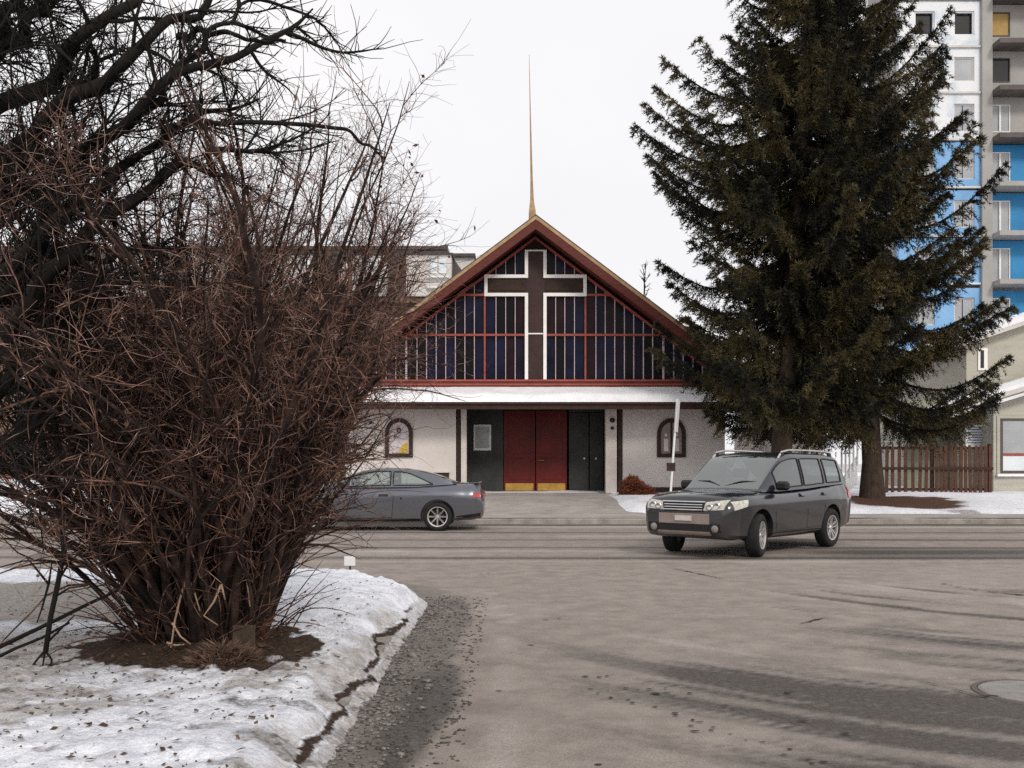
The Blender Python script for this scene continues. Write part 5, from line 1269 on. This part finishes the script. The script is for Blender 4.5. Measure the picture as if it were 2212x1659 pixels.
# drooping broken branch at the far left, its claw-like end resting on the snow
hb = thing('hanging_branch', tuple(W(95, 1440, 6.4)*np.array([1, 1, 0]) + np.array([0, 0, .2])), 'dark forked branch hanging down to the snow at the left edge', 'branch')
q = px_path([(60,800),(95,960),(120,1070),(132,1130),(138,1190),(125,1260),(108,1340),(98,1410)], 6.35)
obj('stem', MB().tube(q, np.linspace(.016, .017, 8), 7), M['bark_black'], hb, smooth=True)
for pp in ([(98,1405),(80,1425),(62,1450),(50,1472)], [(98,1405),(112,1425),(108,1450),(104,1475)], [(98,1405),(92,1440)], [(134,1215),(95,1210),(50,1212),(0,1225)], [(128,1250),(150,1215),(175,1190)], [(105,1262),(75,1225),(58,1205)], [(105,1262),(112,1215)], [(105,1262),(92,1310),(80,1345)], [(131,1120),(100,1110),(62,1135),(20,1118)], [(112,1030),(84,1075),(90,1150),(94,1190)], [(118,1290),(150,1270),(190,1265)], [(100,1390),(135,1355),(160,1330)]):
    obj('side_shoot', MB().tube(px_path(pp, 6.35), np.linspace(.009, .004, len(pp)), 5), M['bark_black'], hb, smooth=True)
fbp = [([(-60,1425),(40,1378),(120,1340),(190,1305),(262,1272)], 6.75, .017, 'longer dark branch fallen slantwise across the snow at the left edge'),
       ([(-60,1448),(30,1402),(90,1378),(150,1345)], 6.6, .013, 'shorter dark branch lying below the long fallen one, left edge'),
       ([(-20,1522),(40,1508),(88,1500)], 5.75, .009, 'short stick lying on the snow near the left edge')]
for pts, d, rad, lab in fbp:
    q = px_path(pts, d)
    o = obj('fallen_branch', MB().tube(q, np.linspace(rad, rad*.6, len(q)), 6), M['bark_black'], smooth=True); tag(o, lab, 'branch', 'fallen branches')

# dark feather-like stick on the mound
sk = px_path([(703,1368),(712,1385),(722,1400)], 8.35)
o = obj('cone_twig', MB().tube([sk[0], sk[1], (sk[1]+sk[2])/2, sk[2]], [.008, .030, .012, .045], 7), M['bark_black'], smooth=True); tag(o, 'dark twisted dead twig lying on the white mound by the kerb', 'twig')

# ---- heap of dry grass and a board at the shrub's foot
gh = thing('grass_heap', tuple(W(470, 1440, 6.25)), 'low heap of dry grass and leaves at the front foot of the shrub', 'grass heap')
r = np.random.default_rng(21)
c = np.array([W(470, 1436, 6.3)[0], 6.42, .22]); n = 1500
ang = r.uniform(0, 6.28, n); rd_ = np.sqrt(r.uniform(0, 1, n))
hp = np.stack([c[0] + .22*rd_*np.cos(ang), c[1] + .14*rd_*np.sin(ang), c[2] + .12*(1 - rd_**1.6) - .03], 1)
dd = unit(np.stack([np.cos(ang)*.9, np.sin(ang)*.6, r.uniform(-.3, .5, n)], 1) + r.standard_normal((n, 3))*.35)
v, f = blades(hp, dd, r.uniform(.04, .13, n), r.uniform(.003, .007, n), r)
M['straw'] = mat('straw', (.17,.105,.075), (.06,.036,.026), .9, 14)
o = link('dry_grass', raw_mesh('dry_grass', v, f), M['straw'], gh); o['kind'] = 'stuff'
bd0 = W(520, 1425, 6.5)
o = obj('wood_board', MB().bbox(bd0[0]-.09, bd0[0]+.06, 6.62, 6.645, .22, .42, .004), M['bark_pale'] if False else M['bark'], None); tag(o, 'small square-cornered brown board standing behind the grass heap', 'board')

# ---- rusty juniper by the church door
jx = FX(1372, 30.3); jz = float(HF(jx, 30.3))
jn = thing('juniper_bush', (jx, 30.3, jz), 'small rust-brown bush beside the church entrance', 'shrub')
r = np.random.default_rng(31); n = 5200
ph = r.uniform(0, 6.28, n); th_ = np.arccos(r.uniform(0, 1, n)); rr = r.uniform(.55, 1.0, n)
lob = 1 + .22*np.sin(3*ph + 1) + .15*np.cos(5*ph)
pp = np.stack([jx + .50*rr*lob*np.sin(th_)*np.cos(ph) + .06, 30.3 + .40*rr*np.sin(th_)*np.sin(ph), jz - .05 + (.62 - .30*np.clip(np.sin(th_)*np.cos(ph), -1, 1))*rr*np.cos(th_)], 1)
dd = unit(np.stack([np.sin(th_)*np.cos(ph), np.sin(th_)*np.sin(ph), np.cos(th_)], 1) + r.standard_normal((n, 3))*.6)
v, f = blades(pp, dd, r.uniform(.07, .16, n), r.uniform(.010, .02, n), r)
o = link('foliage', raw_mesh('foliage', v, f), M['juniper'], jn); o['kind'] = 'stuff'
obj('stem', MB().tube([(jx, 30.3, jz-.1), (jx, 30.3, jz+.3)], .05, 6), M['bark'], jn)

# ---- bare treetop showing over the church roof
bt = thing('bare_tree', (W(1395, 600, 56)[0], 56, .4), 'thin bare treetop showing above the right slope of the church roof', 'tree')
r = np.random.default_rng(71); x0 = W(1395, 600, 56)[0]; ztop = FZ(572, 56)
tk = np.array([(x0+.1*math.sin(z), 56, z) for z in np.linspace(.2, ztop, 14)])
v, f = tube_arrays([(tk, .12*(1 - np.linspace(0, 1, 14))**.8 + .015)], 7); link('trunk', raw_mesh('trunk', v, f), M['bark_black'], bt, smooth=True)
pths = []
for k in range(46):
    t = r.uniform(.35, .99); p, d = at(tk, t); a = r.uniform(0, 6.28)
    q = grow(r, p, (np.cos(a)*.5, np.sin(a)*.5, 1.0), r.uniform(.4, 1.6)*(1.2 - t), 6, .15, (0, 0, .3)); pths.append((q, np.linspace(.03, .012, 6)))
    for z in range(4):
        p, d = at(q, r.uniform(.3, 1)); pths.append((grow(r, p, d + r.standard_normal(3)*.5, r.uniform(.2, .5), 4, .2), np.linspace(.014, .008, 4)))
v, f = tube_arrays(pths, 4); o = link('crown', raw_mesh('crown', v, f), M['bark_black'], bt); o['kind'] = 'stuff'

# ------------------------------------------------------------------ litter, slush, cracks
r = np.random.default_rng(91)
def in_verge(x, y): return x < float(x_edge(np.array(min(y, Y_NEAR-1e-3)))) - .2
LV = []; 
pts = []
while len(pts) < 1500:
    x = r.uniform(-5, -1.1); y = 4.2 + 6.5*r.uniform()**1.4
    if not in_verge(x, y): continue
    if r.uniform() > (.35 + .65*math.exp(-((x-SHX)**2 + (y-SHY+.6)**2)/1.8)): continue
    pts.append((x, y, float(verge_z(np.array(x), np.array(y))) + .008))
P_ = np.array(pts); n = len(P_)
d_ = unit(np.stack([r.standard_normal(n), r.standard_normal(n), .15*r.standard_normal(n)], 1))
sidev = unit(np.cross(d_, np.tile([0, 0, 1.0], (n, 1)) + .3*r.standard_normal((n, 3))))
L_ = r.uniform(.012, .05, n)*np.where(r.uniform(size=n) < .12, 1.8, 1); wv = L_*r.uniform(.15, .38, n)
V = np.stack([P_, P_ + d_*(L_*.5)[:, None] + sidev*wv[:, None] + [0, 0, .006], P_ + d_*L_[:, None], P_ + d_*(L_*.5)[:, None] - sidev*wv[:, None]], 1).reshape(-1, 3)
o = link('leaf_litter', raw_mesh('leaf_litter', V, np.arange(4*n).reshape(-1, 4)), M['dry_leaf']); tag(o, 'dark dead leaves and bits scattered over the near snow', 'leaf litter', kind='stuff')
# slush and gravel in the gutter: little lumps
ico = bmesh.new(); bmesh.ops.create_icosphere(ico, subdivisions=1, radius=1.0); iv = np.array([v_.co[:] for v_ in ico.verts]); if_ = np.array([[q.index for q in f_.verts] for f_ in ico.faces]); ico.free()
def lumps(name, P, S, m, label, cat, flat=.5):
    V = []; F = []
    for k in range(len(P)):
        sc = S[k]*np.array([r.uniform(.7, 1.5), r.uniform(.7, 1.5), flat*r.uniform(.6, 1.2)])
        a = r.uniform(0, 6.28); c_, s_ = math.cos(a), math.sin(a)
        q = iv*(1 + .25*r.standard_normal((len(iv), 1)))*sc
        V.append(np.stack([q[:, 0]*c_ - q[:, 1]*s_, q[:, 0]*s_ + q[:, 1]*c_, q[:, 2]], 1) + P[k]); F.append(if_ + k*len(iv))
    o = link(name, raw_mesh(name, np.concatenate(V), np.concatenate(F)), m, smooth=True); return tag(o, label, cat, kind='stuff')
M['slush'] = mat('slush', (.24,.225,.215), (.12,.11,.105), .6, 9, .4, 40)
M['grit'] = mat('grit', (.10,.09,.08), (.05,.045,.04), .8, 9)
n = 700; yy_ = 4.3 + 6.2*r.uniform(size=n)**1.2; xx_ = KX + np.abs(r.normal(.10, .16, n)) + .02
lumps('slush', np.stack([xx_, yy_, np.full(n, .006)], 1), r.uniform(.006, .020, n)*np.where(r.uniform(size=n)<.05, 1.8, 1), M['slush'], 'grey lumps of slush and ice along the near gutter', 'slush')
n = 1400; yy_ = 4.2 + 7.0*r.uniform(size=n)**1.3; xx_ = KX + r.uniform(.0, .75, n)
lumps('grit', np.stack([xx_, yy_, np.full(n, .004)], 1), r.uniform(.004, .014, n), M['grit'], 'dark grit and gravel scattered in the near gutter', 'grit')
# old snow rind along the kerb top and far edge of the wet gutter
M['rind'] = mat('rind', (.74,.74,.77), (.55,.54,.56), .6, 7, .4, 30)
n = 260; yy_ = 8.8 + 1.9*r.uniform(size=n); xx_ = -.34 + .13*np.sin(yy_*2.4) + .05*r.standard_normal(n)
# cracks and tar marks in the asphalt
M['tar'] = mat('tar', (.030,.027,.025), (.018,.016,.015), .7, 20)
def crack(pts, wd, jag=.02, dash=None):
    p = np.array([W(x, y, 1.5*FPX/(y-1000.0)) for x, y in pts])[:, :2]; seg = np.linalg.norm(np.diff(p, axis=0), axis=1); cum = np.concatenate([[0], np.cumsum(seg)]); Lt = cum[-1]
    zc_ = .010; mbx = MB()
    if dash:
        s_ = 0.0
        while s_ < Lt:
            c_ = np.array([np.interp(s_, cum, p[:, i]) for i in range(2)]) + r.normal(0, jag, 2); rx_, ry_ = wd*r.uniform(1.0, 2.4), wd*r.uniform(.7, 1.5); a0 = r.uniform(0, 6.28)
            n_ = 9; vs = [(*c_, zc_ + .001)] + [(c_[0] + rx_*math.cos(a0 + 2*math.pi*i/n_)*r.uniform(.7, 1.2), c_[1] + ry_*math.sin(a0 + 2*math.pi*i/n_)*r.uniform(.7, 1.2), zc_) for i in range(n_)]
            mbx.add(vs, [(0, 1+i, 1+(i+1) % n_) for i in range(n_)]); s_ += r.uniform(.06, .16)
    else:
        m = max(6, int(Lt/.05)); t2 = np.linspace(0, Lt, m); q = np.stack([np.interp(t2, cum, p[:, i]) for i in range(2)], 1); q[1:-1] += r.normal(0, jag*.5, (m-2, 2))
        w_ = wd*np.sin(np.linspace(.15, math.pi-.15, m))*np.clip(1 + .35*r.standard_normal(m), .3, 1.6)
        V = [(q[i][0], q[i][1] + w_[i], zc_) for i in range(m)] + [(q[i][0], q[i][1] - w_[i], zc_) for i in range(m)]
        mbx.add(V, [(i, i+1, m+i+1, m+i) for i in range(m-1)])
    obj('crack', mbx, M['tar'], road, fixn=False)
crack([(1270,1491),(1330,1508),(1420,1535),(1505,1560),(1560,1580)], .012, .02, .9)
crack([(1580,1590),(1650,1607),(1700,1628),(1760,1650)], .010, .02, .7)
crack([(1450,1228),(1490,1236),(1560,1252)], .035, .03)
crack([(1690,1502),(1715,1495)], .02); crack([(1265,1464),(1330,1460)], .012, .02, .8); crack([(1380,1492),(1450,1488)], .010, .02, .7); crack([(1325,1492),(1365,1490)], .010, .02, .7)
crack([(1730,1350),(1780,1335),(1800,1342)], .02); crack([(2120,1278),(2190,1285),(2260,1290)], .035, .03); crack([(2040,1262),(2120,1278)], .02, .03, .5)
crack([(1990,1472),(2060,1490),(2110,1505),(2200,1508)], .014); 
for (x, y) in ((1090,1495),(1310,1655),(1770,1652),(1505,1570),(1520,1580),(1430,1500),(1575,1527),(1600,1535),(1745,1560),(1500,1500),(1840,1588),(1052,1240),(1190,1340),(1160,1395)):
    crack([(x-14, y), (x+14, y+r.uniform(-3, 3))], .015, .01, 1)
for o_ in _world_roots:
    if '_w' in o_: del o_['_w']
